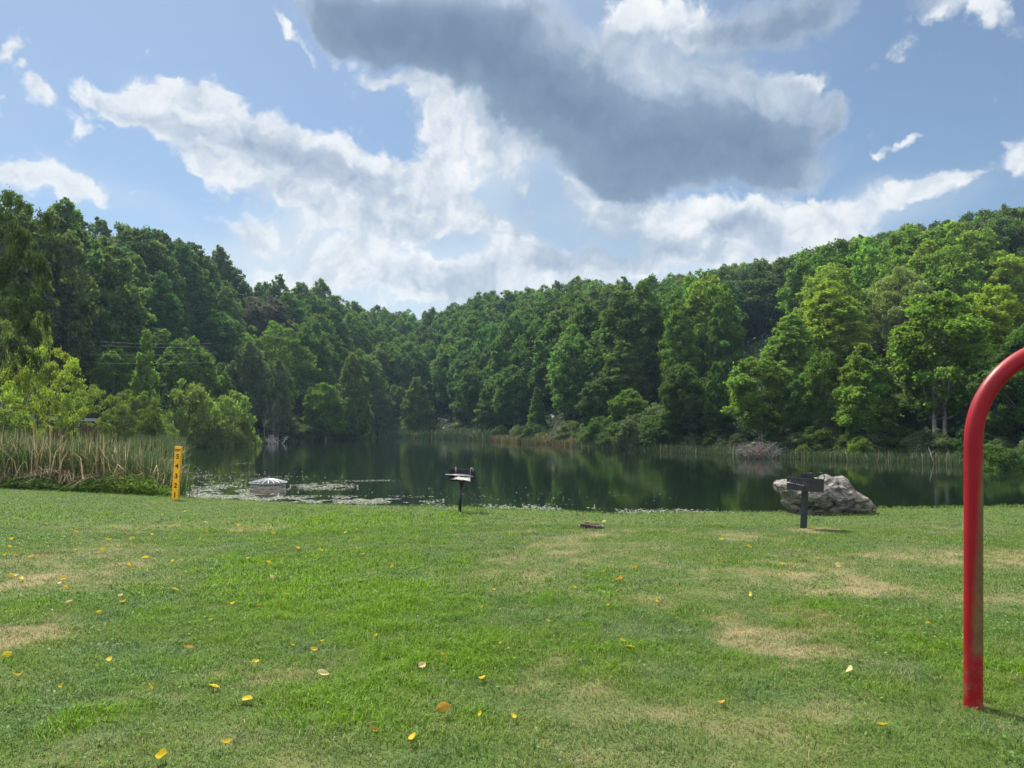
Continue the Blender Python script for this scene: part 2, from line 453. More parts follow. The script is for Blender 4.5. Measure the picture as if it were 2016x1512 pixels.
# forest candidates on a jittered grid over the slopes
def zone(P, t):
    where = ('on the left wooded hill' if P < 430 else 'between the left hill and the far cove' if P < 720 else
             'beyond the far end of the pond' if P < 960 else 'on the hillside above the rusty sedge' if P < 1220 else
             'left of the matching tall pair' if P < 1340 else 'on the right hill above the brush pile' if P < 1620 else 'on the right hill behind the red arch')
    lev = 'at the water edge' if t < .12 else 'partway up' if t < .8 else 'along the skyline'
    return lev, where
g = np.random.default_rng(21)
sp = 6.6
for yy in np.arange(40, 315, sp):
    for xx in np.arange(-260, 260, sp):
        x, y = xx + g.uniform(-.42, .42) * sp + (sp / 2 if int(yy / sp) % 2 else 0), yy + g.uniform(-.42, .42) * sp
        u = x / y
        if abs(u) > .80: continue
        P = CX + F * u
        H = np.interp(P, HP, HH) + 1.5; R = np.interp(P, RP, RR) + 3
        if y < H or y > R: continue
        t = (y - H) / (R - H)
        r1, r2, r3 = g.random(3)
        lev, where = zone(P, t)
        th = float(treeh(P))
        if P < 560:
            if t < .2 and P < 350: continue
            kind = 'poplar' if r1 < .75 else 'forest'; h = th * (.82 + .3 * r2); w = h * (.43 + .13 * r3); base = GRN['dark']
        elif P < 1000:
            kind = 'forest' if r1 < .8 else 'poplar'; h = th * (.75 + .38 * r2); w = h * (.50 + .19 * r3); base = GRN['deep']
        elif P < 1340:
            kind = 'forest' if r1 < .85 else 'poplar'; h = th * (.78 + .34 * r2); w = h * (.52 + .19 * r3); base = GRN['deep']
        else:
            kind = 'oak' if (r1 < .75 and t > .45) else 'forest'; h = th * (.78 + .3 * r2); w = h * ((.62 if kind == 'oak' else .55) + .17 * r3); base = GRN['dark'] if t > .5 else GRN['leafy']
        if t < .10: h *= .72; w *= .9
        k = 1.35 * np.exp(g.normal(0, .16)); hue = g.normal(0, .10)
        c = (base[0] * k * (1 + hue), base[1] * k, base[2] * k * (1 - hue * .5))
        tone = 'Dark green' if k < 1.22 else 'Mid-green' if k < 1.5 else 'Lighter green'
        lb = f"{tone.lower()} {'tall' if h > 18 else 'smaller' if h < 13 else 'full-crowned'} tree {lev} {where}"
        items.append(dict(x=x, y=y, h=h, w=w, kind=kind, c=tuple(c), label=lb, name='forest_tree', hero=False, cat='tree', group=f'trees {where}', t=t, P=P))
# shoreline shrubs under the wood
for P, back in [(p_, 0) for p_ in range(560, 2060, 27)] + [(p_, 5.5) for p_ in range(1290, 2080, 34)]:
    P = P + g.uniform(-9, 9)
    y = np.interp(P, HP, HH) + g.uniform(-.5, 1.5) + back; x = (P - CX) / F * y
    if y < 40 or (P > 1450 and g.random() < .45): continue
    h = g.uniform(2.2, 4.2) * (1 if P < 1350 else .62 if not back else .9); w = h * g.uniform(1.3, 1.8)
    k = np.exp(g.normal(0, .2)); b = GRN['deep'] if g.random() < .6 else GRN['grey']
    seg = ('far cove' if P < 720 else 'far end of the pond' if P < 1000 else 'far right bank' if P < 1340 else 'right bank near the brush pile' if P < 1660 else 'right bank towards the red pole')
    items.append(dict(x=x, y=y, h=h, w=w, kind='shrub', c=tuple(q * k for q in b), label=f'low green shrub under the trees along the {seg}', name='waterside_shrub', hero=False, cat='shrub', group=f'shrubs along the {seg}', P=P, t=0))

# keep only trees the view shows something of
items.sort(key=lambda d: d['y'])
BW, BH = 252, 189
yy_, xx_ = np.mgrid[0:BH, 0:BW]
def ell(d, k=1.0):
    z0 = float(terrain(d['x'], d['y']))
    px = CX + F * d['x'] / d['y']; s = F / d['y']
    top = HZ - (z0 + d['h'] - CAMZ) * s; bot = HZ - (z0 + .12 * d['h'] - CAMZ) * s
    return (((xx_ * 8 + 4 - px) / (d['w'] * s / 2 * k)) ** 2 + ((yy_ * 8 + 4 - (top + bot) / 2) / ((bot - top) / 2 * k)) ** 2) < 1
for d in items:
    d['m'] = ell(d); r_ = np.nonzero(d['m'].any(1))[0]
    d['mt'] = d['m'] & (yy_ < (r_[0] + .62 * (r_[-1] - r_[0] + 1) if len(r_) else 0))
heroes = [d for d in items if d['hero']]
cover = np.zeros((BH, BW), bool)
kept = []
for d in items:
    if not d['hero']:
        a = d['m'].sum()
        if a < 1: continue
        vis = (d['m'] & ~cover).sum()
        if vis < max(4, .08 * a): continue
        bad = False
        for q in heroes:
            if q['y'] > d['y'] and q['mt'].sum() and (q['mt'] & d['m']).sum() > (.16 if d['name'] == 'forest_tree' else .3) * q['mt'].sum(): bad = True; break
            if abs(q['x'] - d['x']) < .22 * (q['w'] + d['w']) and abs(q['y'] - d['y']) < .22 * (q['w'] + d['w']) and d['name'] == 'forest_tree': bad = True; break
        if bad: continue
    kept.append(d)
    cover |= ell(d, .76)
for d in kept:
    plant(d['kind'], d['x'], d['y'], d['h'], d['w'], d['c'], d['label'], d['cat'], d.get('group'), d['name'])

# undergrowth on the slopes (uncountable)
n = 90000
yq = np.sqrt(R_.uniform(45 ** 2, 260 ** 2, n)); Pq = R_.uniform(-120, 2140, n); xq = (Pq - CX) / F * yq
Hq = np.interp(Pq, HP, HH); k = (yq > Hq - .5) & (yq < np.interp(Pq, RP, RR) + 4) & ~((Pq < 345) & (yq > Hq + 7) & (yq < Hq + 15.5))
xq, yq = xq[k], yq[k]; n = len(xq)
def leaflets(x, y, z, s, tilt):
    n = len(x)
    nr = unit(np.stack([R_.normal(0, tilt, n), R_.normal(0, tilt, n), np.ones(n)], -1))
    t1 = unit(np.cross(nr, R_.normal(size=(n, 3)))); t2 = np.cross(nr, t1)
    p = np.stack([x, y, z], -1); a = t1 * s[:, None]; b = t2 * (s * .75)[:, None]
    return np.stack([p - a, p - b * 1. + a * .15, p + a, p + b + a * .15], 1)
me = quads_mesh('undergrowth', leaflets(xq, yq, terrain(xq, yq) + 1.8 * R_.random(n) ** 1.5 * fbm(xq * .3, yq * .3, 99) * 1.5, .14 + .0016 * yq * (.6 + .6 * R_.random(n)), .8), {'rnd': R_.random(n)})
m, nt, out = new_mat('undergrowth_leaves')
leaf_shader(nt, out, nt.ramp(nt.attr('rnd'), [(0., (.022, .045, .016)), (1., (.055, .09, .03))]), .35, .5)
tag(link('undergrowth', me, m), 'dark leafy undergrowth covering the slopes beneath the trees', 'undergrowth', kind='stuff')

# ------------------------------------------------------------------ lawn patchiness (dry and lush areas of the turf itself)
def patches(L):
    out = []
    for px, py, rx, ry, w in L:
        c = ground_at(px, py)
        a = (ground_at(px, py - ry)[1] - ground_at(px, py + ry)[1]) / 2
        out.append((c[0], c[1], rx / F * c[1], a, w))
    return out
DRY = patches([(60, 1238, 150, 40, 1.1), (10, 1145, 60, 20, .9), (120, 1110, 110, 20, .5), (220, 1042, 70, 12, .7), (520, 1040, 60, 10, .8), (380, 1298, 80, 26, .75), (500, 1245, 55, 16, .5), (270, 1354, 60, 20, .55),
   (540, 1345, 50, 18, .5), (1120, 1078, 110, 22, .8), (1060, 1128, 80, 18, .6), (1250, 1178, 150, 24, .75), (1400, 1205, 100, 30, .85), (1510, 1258, 150, 48, 1.0), (1690, 1235, 60, 16, .7), (1880, 1095, 190, 26, .85),
   (1720, 1158, 130, 18, .7), (1290, 1047, 90, 9, .7), (1910, 1408, 60, 18, 1.), (1080, 1285, 70, 26, .6), (1100, 1350, 90, 40, .65), (1010, 1385, 90, 36, .6), (960, 1210, 40, 12, .5), (1480, 1060, 130, 14, .5), (1300, 1400, 300, 60, .35),
   (1600, 1440, 250, 60, .35), (1250, 1480, 200, 40, .35), (1590, 1044, 30, 6, .9), (1870, 1040, 200, 20, .35), (860, 1380, 60, 40, .3), (1170, 1055, 70, 10, .5), (1450, 1130, 620, 110, .42), (90, 1130, 260, 120, .38), (1350, 1370, 450, 110, .35), (420, 1320, 200, 70, .3)])
LUSH = patches([(640, 1120, 260, 80, .7), (790, 1290, 150, 100, .9), (800, 1180, 200, 80, .7), (150, 1440, 120, 50, .9), (640, 1410, 200, 70, .6), (1090, 1190, 130, 50, .45), (700, 1030, 300, 26, .6), (330, 1420, 300, 60, .35), (1170, 1290, 80, 40, .4),
   (1010, 1470, 160, 40, .5), (250, 1170, 160, 26, .4), (1720, 1220, 160, 60, .4), (1900, 1290, 160, 60, .5), (1620, 1350, 160, 50, .35), (60, 1010, 200, 18, .3), (1450, 1100, 120, 14, .4), (1600, 1060, 100, 10, .3)])
def turf(x, y):
    wx = x + 1.3 * (fbm(x * .9, y * .9, 31) - .5) + .35 * (fbm(x * 4, y * 4, 33) - .5); wy = y + 1.5 * (fbm(x * .9, y * .9, 32) - .5) + .4 * (fbm(x * 4, y * 4, 34) - .5)
    def acc(L):
        s = np.zeros_like(x)
        for cx, cy, rx, ry, w in L:
            s = np.maximum(s, w * np.exp(-(((wx - cx) / rx) ** 2 + ((wy - cy) / ry) ** 2) * .9))
        return s
    dry = .74 * acc(DRY) * (.15 + 1.25 * fbm(x * 3.2, y * 3.2, 41, 4)) + .62 * (fbm(x * .8, y * .8, 42) - .46) + .5 * (fbm(x * 3.4, y * 3.4, 43) - .47)
    lush = acc(LUSH) + .7 * (fbm(x * .9, y * .9, 44) - .42) + .75 * (fbm(x * 3.1, y * 3.1, 45, 3) - .47)
    return np.clip(dry - .25 * np.clip(lush, 0, 1), 0, 1), np.clip(lush, 0, 1)

# ground sheets
def polar_sheet(phis, rfun, n, off=0.0, geo=True):
    s = np.linspace(0, 1, n)
    P = np.zeros((len(phis), n, 3))
    for i, p in enumerate(phis):
        r0, r1 = rfun(p)
        r = r0 * (r1 / r0) ** s
        P[i, :, 0] = r * math.sin(p); P[i, :, 1] = r * math.cos(p)
    P[..., 2] = terrain(P[..., 0], P[..., 1]) + off
    return P
def lawn_r(p):
    pc = max(-PHM, min(PHM, p))
    return .4, (np.interp(CX + F * math.tan(pc), KP, KE) + 1.6) / math.cos(pc)
m, nt, out = new_mat('lawn_soil')
v = objco(nt)
n1 = nt.noise(v, 30, 6, .65)
dryc = nt.ramp(n1, [(.3, (.12, .10, .05)), (.7, (.26, .215, .11))])
grnc = nt.ramp(n1, [(.3, (.04, .06, .015)), (.7, (.085, .125, .03))])
col = nt.mix(nt.mapr(nt.attr('dry'), .12, .75), grnc, dryc)
principled(nt, out, col, .95, 0, .1, bump(nt, nt.noise(v, 60, 5), .6, .02))
P = polar_sheet(np.radians(np.linspace(-58, 58, 420)), lawn_r, 260, .0)
dr, lu = turf(P[..., 0], P[..., 1])
me = grid_mesh('lawn', P, True, {'dry': dr.ravel(), 'lush': lu.ravel()})
tag(link('lawn', me, m), kind='structure')

m, nt, out = new_mat('hill_soil')
v = objco(nt)
c = nt.ramp(nt.noise(v, .6, 8, .65), [(.3, (.010, .013, .007)), (.55, (.022, .028, .012)), (.75, (.040, .034, .02))])
principled(nt, out, c, .95, 0, .1, bump(nt, nt.noise(v, 3, 6), .6, .2))
ph = np.radians(np.concatenate([np.linspace(-180, -50, 60)[:-1], np.linspace(-50, 50, 420), np.linspace(50, 180, 60)[1:]]))
P = polar_sheet(ph, lambda p: (.5, 700), 240, 0)
_, PP, ye = pol(P[..., 0], P[..., 1])
inl = ye < np.interp(PP, KP, KE) + 1.2
P[..., 2] -= np.where(inl, .15, .0)
me = grid_mesh('ground', P, True)
tag(link('ground', me, m), kind='structure')

# ------------------------------------------------------------------ grass (uncountable blades: one object)
def scatter(n, y0, y1, wide=.70, margin=2.6):
    t_ = np.linspace(y0, y1, 400); cw = np.cumsum(wide * t_ + margin); cw /= cw[-1]
    y = np.interp(R_.random(n), cw, t_)
    x = (R_.random(n) * 2 - 1) * (wide * y + margin)
    return x, y
def blades(x, y, z, h, w, lean, az):
    up = np.array([0, 0, 1.])
    d = np.stack([np.cos(az), np.sin(az), np.zeros_like(az)], -1)
    yaw = az + math.pi / 2 + R_.normal(0, .5, len(x))
    p = np.stack([x, y, z], -1)
    wv = np.stack([np.cos(yaw), np.sin(yaw), np.zeros_like(yaw)], -1) * w[:, None]
    mid = p + up * (h * .58)[:, None] + d * (h * lean * .35)[:, None]
    tip = p + up * (h * (1 - .35 * lean))[:, None] + d * (h * lean * 1.05)[:, None]
    V = np.stack([p - wv, p + wv, mid + wv * .8, mid - wv * .8, tip], 1)
    return V
def blade_mesh(name, V, fattr):
    n = len(V)
    b = (np.arange(n) * 5)[:, None]
    loops = (b + np.array([0, 1, 2, 3, 3, 2, 4])).ravel()
    st = (np.arange(n)[:, None] * 7 + np.array([0, 4])).ravel()
    tot = np.tile([4, 3], n)
    return mesh_np(name, V.reshape(-1, 3), loops, st, tot, False, {k: np.repeat(a, 2) for k, a in fattr.items()})
Vs, A = [], {'rnd': [], 'dry': [], 'lush': [], 'cool': []}
for (n, y0, y1, wd, hs) in ((330000, 2.0, 7.5, .0022, 1.0), (215000, 7.5, 14, .0042, 1.0), (155000, 14, 27.5, .0075, 1.05)):
    x, y = scatter(n, y0, y1)
    Pp = CX + F * x / y
    E = np.interp(Pp, KP, KE)
    keep = (y < E + .5 + .5 * R_.random(n))
    x, y, E = x[keep], y[keep], E[keep]
    dr, lu = turf(x, y)
    keep = R_.random(len(x)) < 1.0 - .30 * np.clip(dr * 1.3, 0, 1)
    x, y, dr, lu, E = x[keep], y[keep], dr[keep], lu[keep], E[keep]
    k = len(x)
    tuft = .6 * fbm(x * 6, y * 6, 51, 2) + .4 * fbm(x * 15, y * 15, 53, 2)
    h = hs * (.022 + .032 * R_.random(k)) * (1 - .45 * np.clip(dr, 0, 1)) * (.75 + 1.15 * lu) * (.2 + 1.75 * tuft)
    h *= np.where(R_.random(k) < .015, 1.7, 1) * np.where(y > E - .3, 1.7, 1)
    w = wd * (.6 + .7 * R_.random(k)) * (1 + .3 * lu)
    az = 6.283 * fbm(x * 2.2, y * 2.2, 52, 2) * 2 + R_.normal(0, 1.2, k)
    lean = np.clip(.40 + .75 * R_.random(k), 0, 1.15)
    Vs.append(blades(x, y, terrain(x, y) - .004, h, w, lean, az))
    A['cool'].append(np.clip(3.2 * (fbm(x * 1.9, y * 1.9, 57, 4) - .46) + R_.normal(0, .15, k), 0, 1)); A['rnd'].append(R_.random(k)); A['dry'].append(np.clip(dr + R_.normal(0, .16, k), 0, 1)); A['lush'].append(np.clip(lu + R_.normal(0, .12, k), 0, 1))
me = blade_mesh('grass', np.concatenate(Vs), {k: np.concatenate(v) for k, v in A.items()})
m, nt, out = new_mat('grass_blades')
rn = nt.attr('rnd')
dull = nt.ramp(rn, [(0., (.060, .115, .026)), (.5, (.125, .22, .038)), (.9, (.19, .27, .06)), (1., (.26, .27, .12))])  # top stops of dull, lush and cool paint whitish blade highlights
lush = nt.ramp(rn, [(0., (.060, .15, .008)), (.5, (.135, .265, .010)), (.92, (.20, .34, .025)), (1., (.26, .36, .08))])
dry = nt.ramp(rn, [(0., (.24, .185, .09)), (.5, (.38, .30, .155)), (1., (.52, .43, .24))])
cool = nt.ramp(rn, [(0., (.045, .095, .035)), (.5, (.092, .175, .066)), (.88, (.16, .25, .12)), (1., (.34, .42, .26))])
dull = nt.mix(nt.attr('cool'), dull, cool)
c = nt.mix(nt.mapr(nt.attr('lush'), .1, .75), dull, lush)
c = nt.mix(nt.mapr(nt.attr('dry'), .15, .75, smooth=False), c, dry)
leaf_shader(nt, out, c, .45, .5)
tag(link('grass', me, m), 'short mown grass of the lawn, green with drier tan patches', 'grass', kind='stuff')

# clover and small broad weeds in the turf
def leaflets(x, y, z, s, tilt):
    n = len(x)
    nr = unit(np.stack([R_.normal(0, tilt, n), R_.normal(0, tilt, n), np.ones(n)], -1))
    t1 = unit(np.cross(nr, R_.normal(size=(n, 3)))); t2 = np.cross(nr, t1)
    p = np.stack([x, y, z], -1); a = t1 * s[:, None]; b = t2 * (s * .75)[:, None]
    return np.stack([p - a, p - b * 1. + a * .15, p + a, p + b + a * .15], 1)
x, y = scatter(120000, 2.8, 13)
Pp = CX + F * x / y
dens = .16 + sstep(1450, 1800, Pp) * .9 * sstep(9.5, 6.5, y) + .25 * sstep(500, 200, Pp)
dr, lu = turf(x, y)
dens *= sstep(.44, .6, fbm(x * 1.6, y * 1.6, 61)) * (1 - np.clip(dr * 1.2, 0, .9))
k = R_.random(len(x)) < dens
x, y = x[k], y[k]
me = quads_mesh('clover', leaflets(x, y, terrain(x, y) + .012 + .03 * R_.random(len(x)), .006 + .008 * R_.random(len(x)) + .0002 * y, .5), {'rnd': R_.random(len(x))})
m, nt, out = new_mat('clover_leaves')
leaf_shader(nt, out, nt.ramp(nt.attr('rnd'), [(0., (.05, .12, .018)), (.6, (.09, .20, .03)), (1., (.14, .26, .06))]), .25, .5)
tag(link('clover', me, m), 'clover and small broad-leaved weeds growing through the lawn', 'weeds', kind='stuff')

# ------------------------------------------------------------------ water
m, nt, out = new_mat('pond_water')
v = objco(nt)
mp = nt.new('ShaderNodeMapping'); nt.l.new(v, mp.inputs[0]); mp.inputs['Scale'].default_value = (1, .55, 1)
calm = nt.noise(mp.outputs[0], .06, 3, .5)
rip = nt.math('MULTIPLY', nt.noise(mp.outputs[0], 2.6, 4, .55), nt.mapr(calm, .42, .66, .35, 1.0))
big = nt.noise(mp.outputs[0], .5, 2, .5)
hh = nt.math('ADD', rip, nt.math('MULTIPLY', big, 1.2))
b = principled(nt, out, C4(.006, .012, .006), .06, 0, .5, bump(nt, hh, .12, .04))
b.inputs['IOR'].default_value = 1.33
P = np.zeros((2, 2, 3)); P[0, 0] = (-75, 10, WATER); P[1, 0] = (-75, 215, WATER); P[0, 1] = (140, 10, WATER); P[1, 1] = (140, 215, WATER)
ob = link('water', grid_mesh('water', P[:, ::-1].copy(), False), m); tag(ob, kind='structure')
if ob.data.polygons[0].normal.z < 0: ob.data.flip_normals()

# floating weed near the bank
def scum(L):
    X, Y = [], []
    for px, py, rx, ry, n in L:
        q = np.clip(R_.normal(size=(n, 2)) * .5, -1.1, 1.1)
        pxs, pys = px + q[:, 0] * rx, py + q[:, 1] * ry
        k = pys > 905
        pxs, pys = pxs[k], pys[k]
        d0 = (pys - HZ) / F; yy = (CAMZ - WATER) / d0
        X.append((pxs - CX) / F * yy); Y.append(yy)
    return np.concatenate(X), np.concatenate(Y)
x, y = scum([(430, 975, 110, 16, 9000), (560, 985, 170, 9, 9000), (640, 957, 60, 7, 2600), (720, 985, 140, 9, 5000), (960, 1001, 190, 8, 3600), (1300, 1010, 140, 7, 2600), (1150, 1005, 200, 5, 900), (420, 955, 60, 5, 1200), (480, 966, 100, 5, 1600), (720, 946, 60, 2, 260), (480, 912, 40, 2, 120), (500, 940, 160, 12, 900), (1000, 975, 300, 14, 260), (390, 935, 40, 14, 500)])
Pp = CX + F * x / y
k = (y < np.interp(Pp, HP, HH) - 6) & (fbm(x * 1.1, y * .8, 71) > .42) & (Pp > 350)
x, y = x[k], y[k]
n = len(x)
me = quads_mesh('pondweed', leaflets(x, y, WATER + .006 + .02 * R_.random(n) ** 2, .018 + .034 * R_.random(n), .10), {'rnd': R_.random(n)})
m, nt, out = new_mat('pondweed_leaf')
principled(nt, out, nt.ramp(nt.attr('rnd'), [(0., (.07, .085, .05)), (.5, (.14, .16, .11)), (1., (.25, .27, .21))]), .7, 0, .25)
tag(link('pondweed', me, m), 'pale floating pondweed drifting on the water along the near bank', 'pondweed', kind='stuff')

# ------------------------------------------------------------------ reeds
def reed_mat(name, g0, g1, t0, t1):
    m, nt, out = new_mat(name)
    gr = nt.ramp(nt.attr('rnd'), [(0., g0), (1., g1)]); tn = nt.ramp(nt.attr('rnd'), [(0., t0), (1., t1)])
    leaf_shader(nt, out, nt.mix(nt.mapr(nt.attr('dry'), .45, .55), gr, tn), .25, .5)
    return m
def reeds(name, x, y, h, w, dryp, mat, label, bend=.35, zoff=0):
    n = len(x)
    z = np.maximum(terrain(x, y), WATER) + zoff - .05
    V = blades(x, y, z, h, w, np.clip(R_.normal(bend, .22, n), .02, 1.2), R_.random(n) * 6.283)
    me = blade_mesh(name, V, {'rnd': R_.random(n), 'dry': (R_.random(n) < dryp).astype(float)})
    return tag(link(name, me, mat), label, 'reeds', kind='stuff')
mr = reed_mat('cattail_blades', (.045, .085, .026), (.105, .16, .052), (.26, .185, .10), (.58, .46, .28))
# near stand
n = 30000
x = R_.uniform(-27, -10.2, n); y = 25.2 + 9 * R_.random(n) ** 1.3
Pp = CX + F * x / y
E = np.interp(Pp, KP, KE)
k = (y > E + .7 + .6 * R_.random(n)) & (Pp > -60) & (Pp < 345 + 18 * R_.normal(size=n)); x, y, Pp, E = x[k], y[k], Pp[k], E[k]
front = sstep(6.5, 1, y - E)
h = (1.55 + .8 * R_.random(len(x))) * np.interp(Pp, [-60, 200, 290, 345], [1.15, 1.08, .86, .62])
reeds('cattail_reeds', x, y, h, .012 + .014 * R_.random(len(x)), 0.10 + .27 * front * sstep(340, 200, Pp) * (fbm(x * .5, y * .5, 81) * 1.3), mr, 'dense stand of cattail leaves, green and dry tan, left of the depth gauge', .25)
# far part of the marsh
n = 26000
y = 33 + 70 * R_.random(n) ** 1.4; Pp = -80 + 470 * R_.random(n)
x = (Pp - CX) / F * y
k = (Pp < 352 + 10 * np.sin(y * .3) + 6 * R_.normal(size=n)) & (y < np.interp(Pp, HP, HH) + 2); x, y = x[k], y[k]
reeds('marsh_reeds', x, y, 1.3 + .9 * R_.random(len(x)), .018 + .02 * R_.random(len(x)), .10, reed_mat('marsh_blades', (.045, .085, .025), (.10, .155, .045), (.2, .15, .09), (.4, .32, .2)), 'green reed marsh behind the cattails below the bushes', .25)
# far shore and right shore fringe
def fringe(name, P0, P1, n, h0, h1, dryp, mat, label, inset=0., w=.03, dep=1.0):
    Pp = R_.uniform(P0, P1, n)
    H = np.interp(Pp, HP, HH); fr = np.interp(Pp, HP, FR)
    y = H - fr - .6 + (fr + 1.5) * R_.random(n) * dep + inset
    x = (Pp - CX) / F * y
    return reeds(name, x, y, h0 + (h1 - h0) * R_.random(n) * (.5 + fbm(x * .4, y * .4, 91)), w * (.6 + .8 * R_.random(n)), dryp, mat, label, .3)
mg = reed_mat('shore_blades', (.04, .075, .03), (.085, .13, .05), (.2, .15, .09), (.4, .32, .2))
fringe('far_reeds', 715, 965, 5000, 1.2, 2.6, .08, mg, 'green reed belt at the far end of the pond', w=.05)
fringe('far_sedge', 930, 1130, 4200, .5, 1.3, .5, reed_mat('sedge_blades', (.06, .085, .03), (.10, .13, .045), (.15, .10, .05), (.26, .19, .09)), 'rusty tan sedge belt on the far shore right of the green reeds', w=.045)
fringe('right_reeds', 1130, 2080, 9000, .4, 1.1, .12, mg, 'dark green grassy fringe along the right shore', w=.02)
fringe('left_bank_reeds', 365, 700, 2200, .3, .8, .3, mg, 'thin grassy fringe along the left bank below the willow bushes', w=.04)

# individual cattail stalks with seed heads
M['stem'] = noisy_mat('cattail_stem', (.10, .11, .05), (.22, .2, .1), 6, .7)
M['head'] = noisy_mat('cattail_head', (.045, .022, .012), (.11, .055, .03), 20, .95, .5, .004)
sm = MB(); sm.tube([(0, 0, 0), (.01, 0, .9), (.03, .01, 1.62)], [.009, .008, .006], 6); sm = sm.mesh('stem', True); sm.materials.append(M['stem'])
hm = MB(); hm.tube([(.03, .01, 1.60), (.031, .01, 1.63), (.036, .012, 1.80), (.037, .012, 1.83)], [.010, .027, .027, .010], 8); hm.tube([(.037, .012, 1.83), (.039, .013, 1.95)], [.005, .003], 5); hm = hm.mesh('seed_head', True); hm.materials.append(M['head'])
for i in range(70):
    Pq = R_.choice([R_.uniform(5, 120), R_.uniform(100, 215), R_.uniform(200, 335)], p=[.3, .4, .3]); yq = np.interp(Pq, KP, KE) + R_.uniform(1.2, 5.5)
    xq = (Pq - CX) / F * yq
    o = empty('cattail', (xq, yq, max(float(terrain(xq, yq)), WATER) - .05), random.uniform(0, 6.28))
    s = random.uniform(1.1, 1.36) * float(np.interp(Pq, [0, 200, 290, 345], [1.05, 1.02, .86, .68])); o.scale = (1, 1, s); o.rotation_euler = (random.uniform(-.06, .06), random.uniform(-.06, .06), random.uniform(0, 6.28))
    tag(o, 'brown cattail head on its stalk in the reed stand left of the depth gauge', 'cattail', 'cattails in the reed stand')
    link('stem', sm, None, o); link('seed_head', hm, None, o)

# broken dry stalks lying in the front of the stand + weeds at its foot
n = 420
Pp = R_.uniform(-30, 330, n); E = np.interp(Pp, KP, KE); y = E + .55 + 1.0 * R_.random(n); x = (Pp - CX) / F * y
me = blade_mesh('dead_stalks', blades(x, y, terrain(x, y) + .1 + .5 * R_.random(n) ** 2, .5 + .5 * R_.random(n), .008 + .008 * R_.random(n), R_.uniform(.6, 2.2, n), R_.random(n) * 6.283), {'rnd': R_.random(n), 'dry': np.ones(n)})
tag(link('dead_stalks', me, mr), 'broken straw-coloured stalks at the front of the cattails', 'reeds', kind='stuff')
n = 15000
Pp = R_.uniform(-40, 345, n); E = np.interp(Pp, KP, KE)
cl = fbm(Pp * .022, Pp * 0 + 3., 95, 3)
hm_ = np.interp(Pp, [-40, 60, 100, 220, 270, 345], [.40, .45, .35, .8, .6, .25]) * (.15 + 1.6 * cl)
y = E + .05 + 1.3 * R_.random(n); x = (Pp - CX) / F * y
z = terrain(x, y) + hm_ * R_.random(n) * np.clip(1.2 - np.abs(y - E - .7) / .8, .2, 1)
me = quads_mesh('weeds', leaflets(x, y, z, .02 + .035 * R_.random(n), .8), {'rnd': np.clip(R_.random(n) * .6 + .4 * sstep(160, 240, Pp), 0, 1)})
m, nt, out = new_mat('weed_leaves')
leaf_shader(nt, out, nt.ramp(nt.attr('rnd'), [(0., (.05, .10, .02)), (.6, (.12, .21, .03)), (1., (.22, .32, .045))]), .4, .5)
tag(link('weeds', me, m), 'leafy green weeds along the foot of the cattails', 'weeds', kind='stuff')

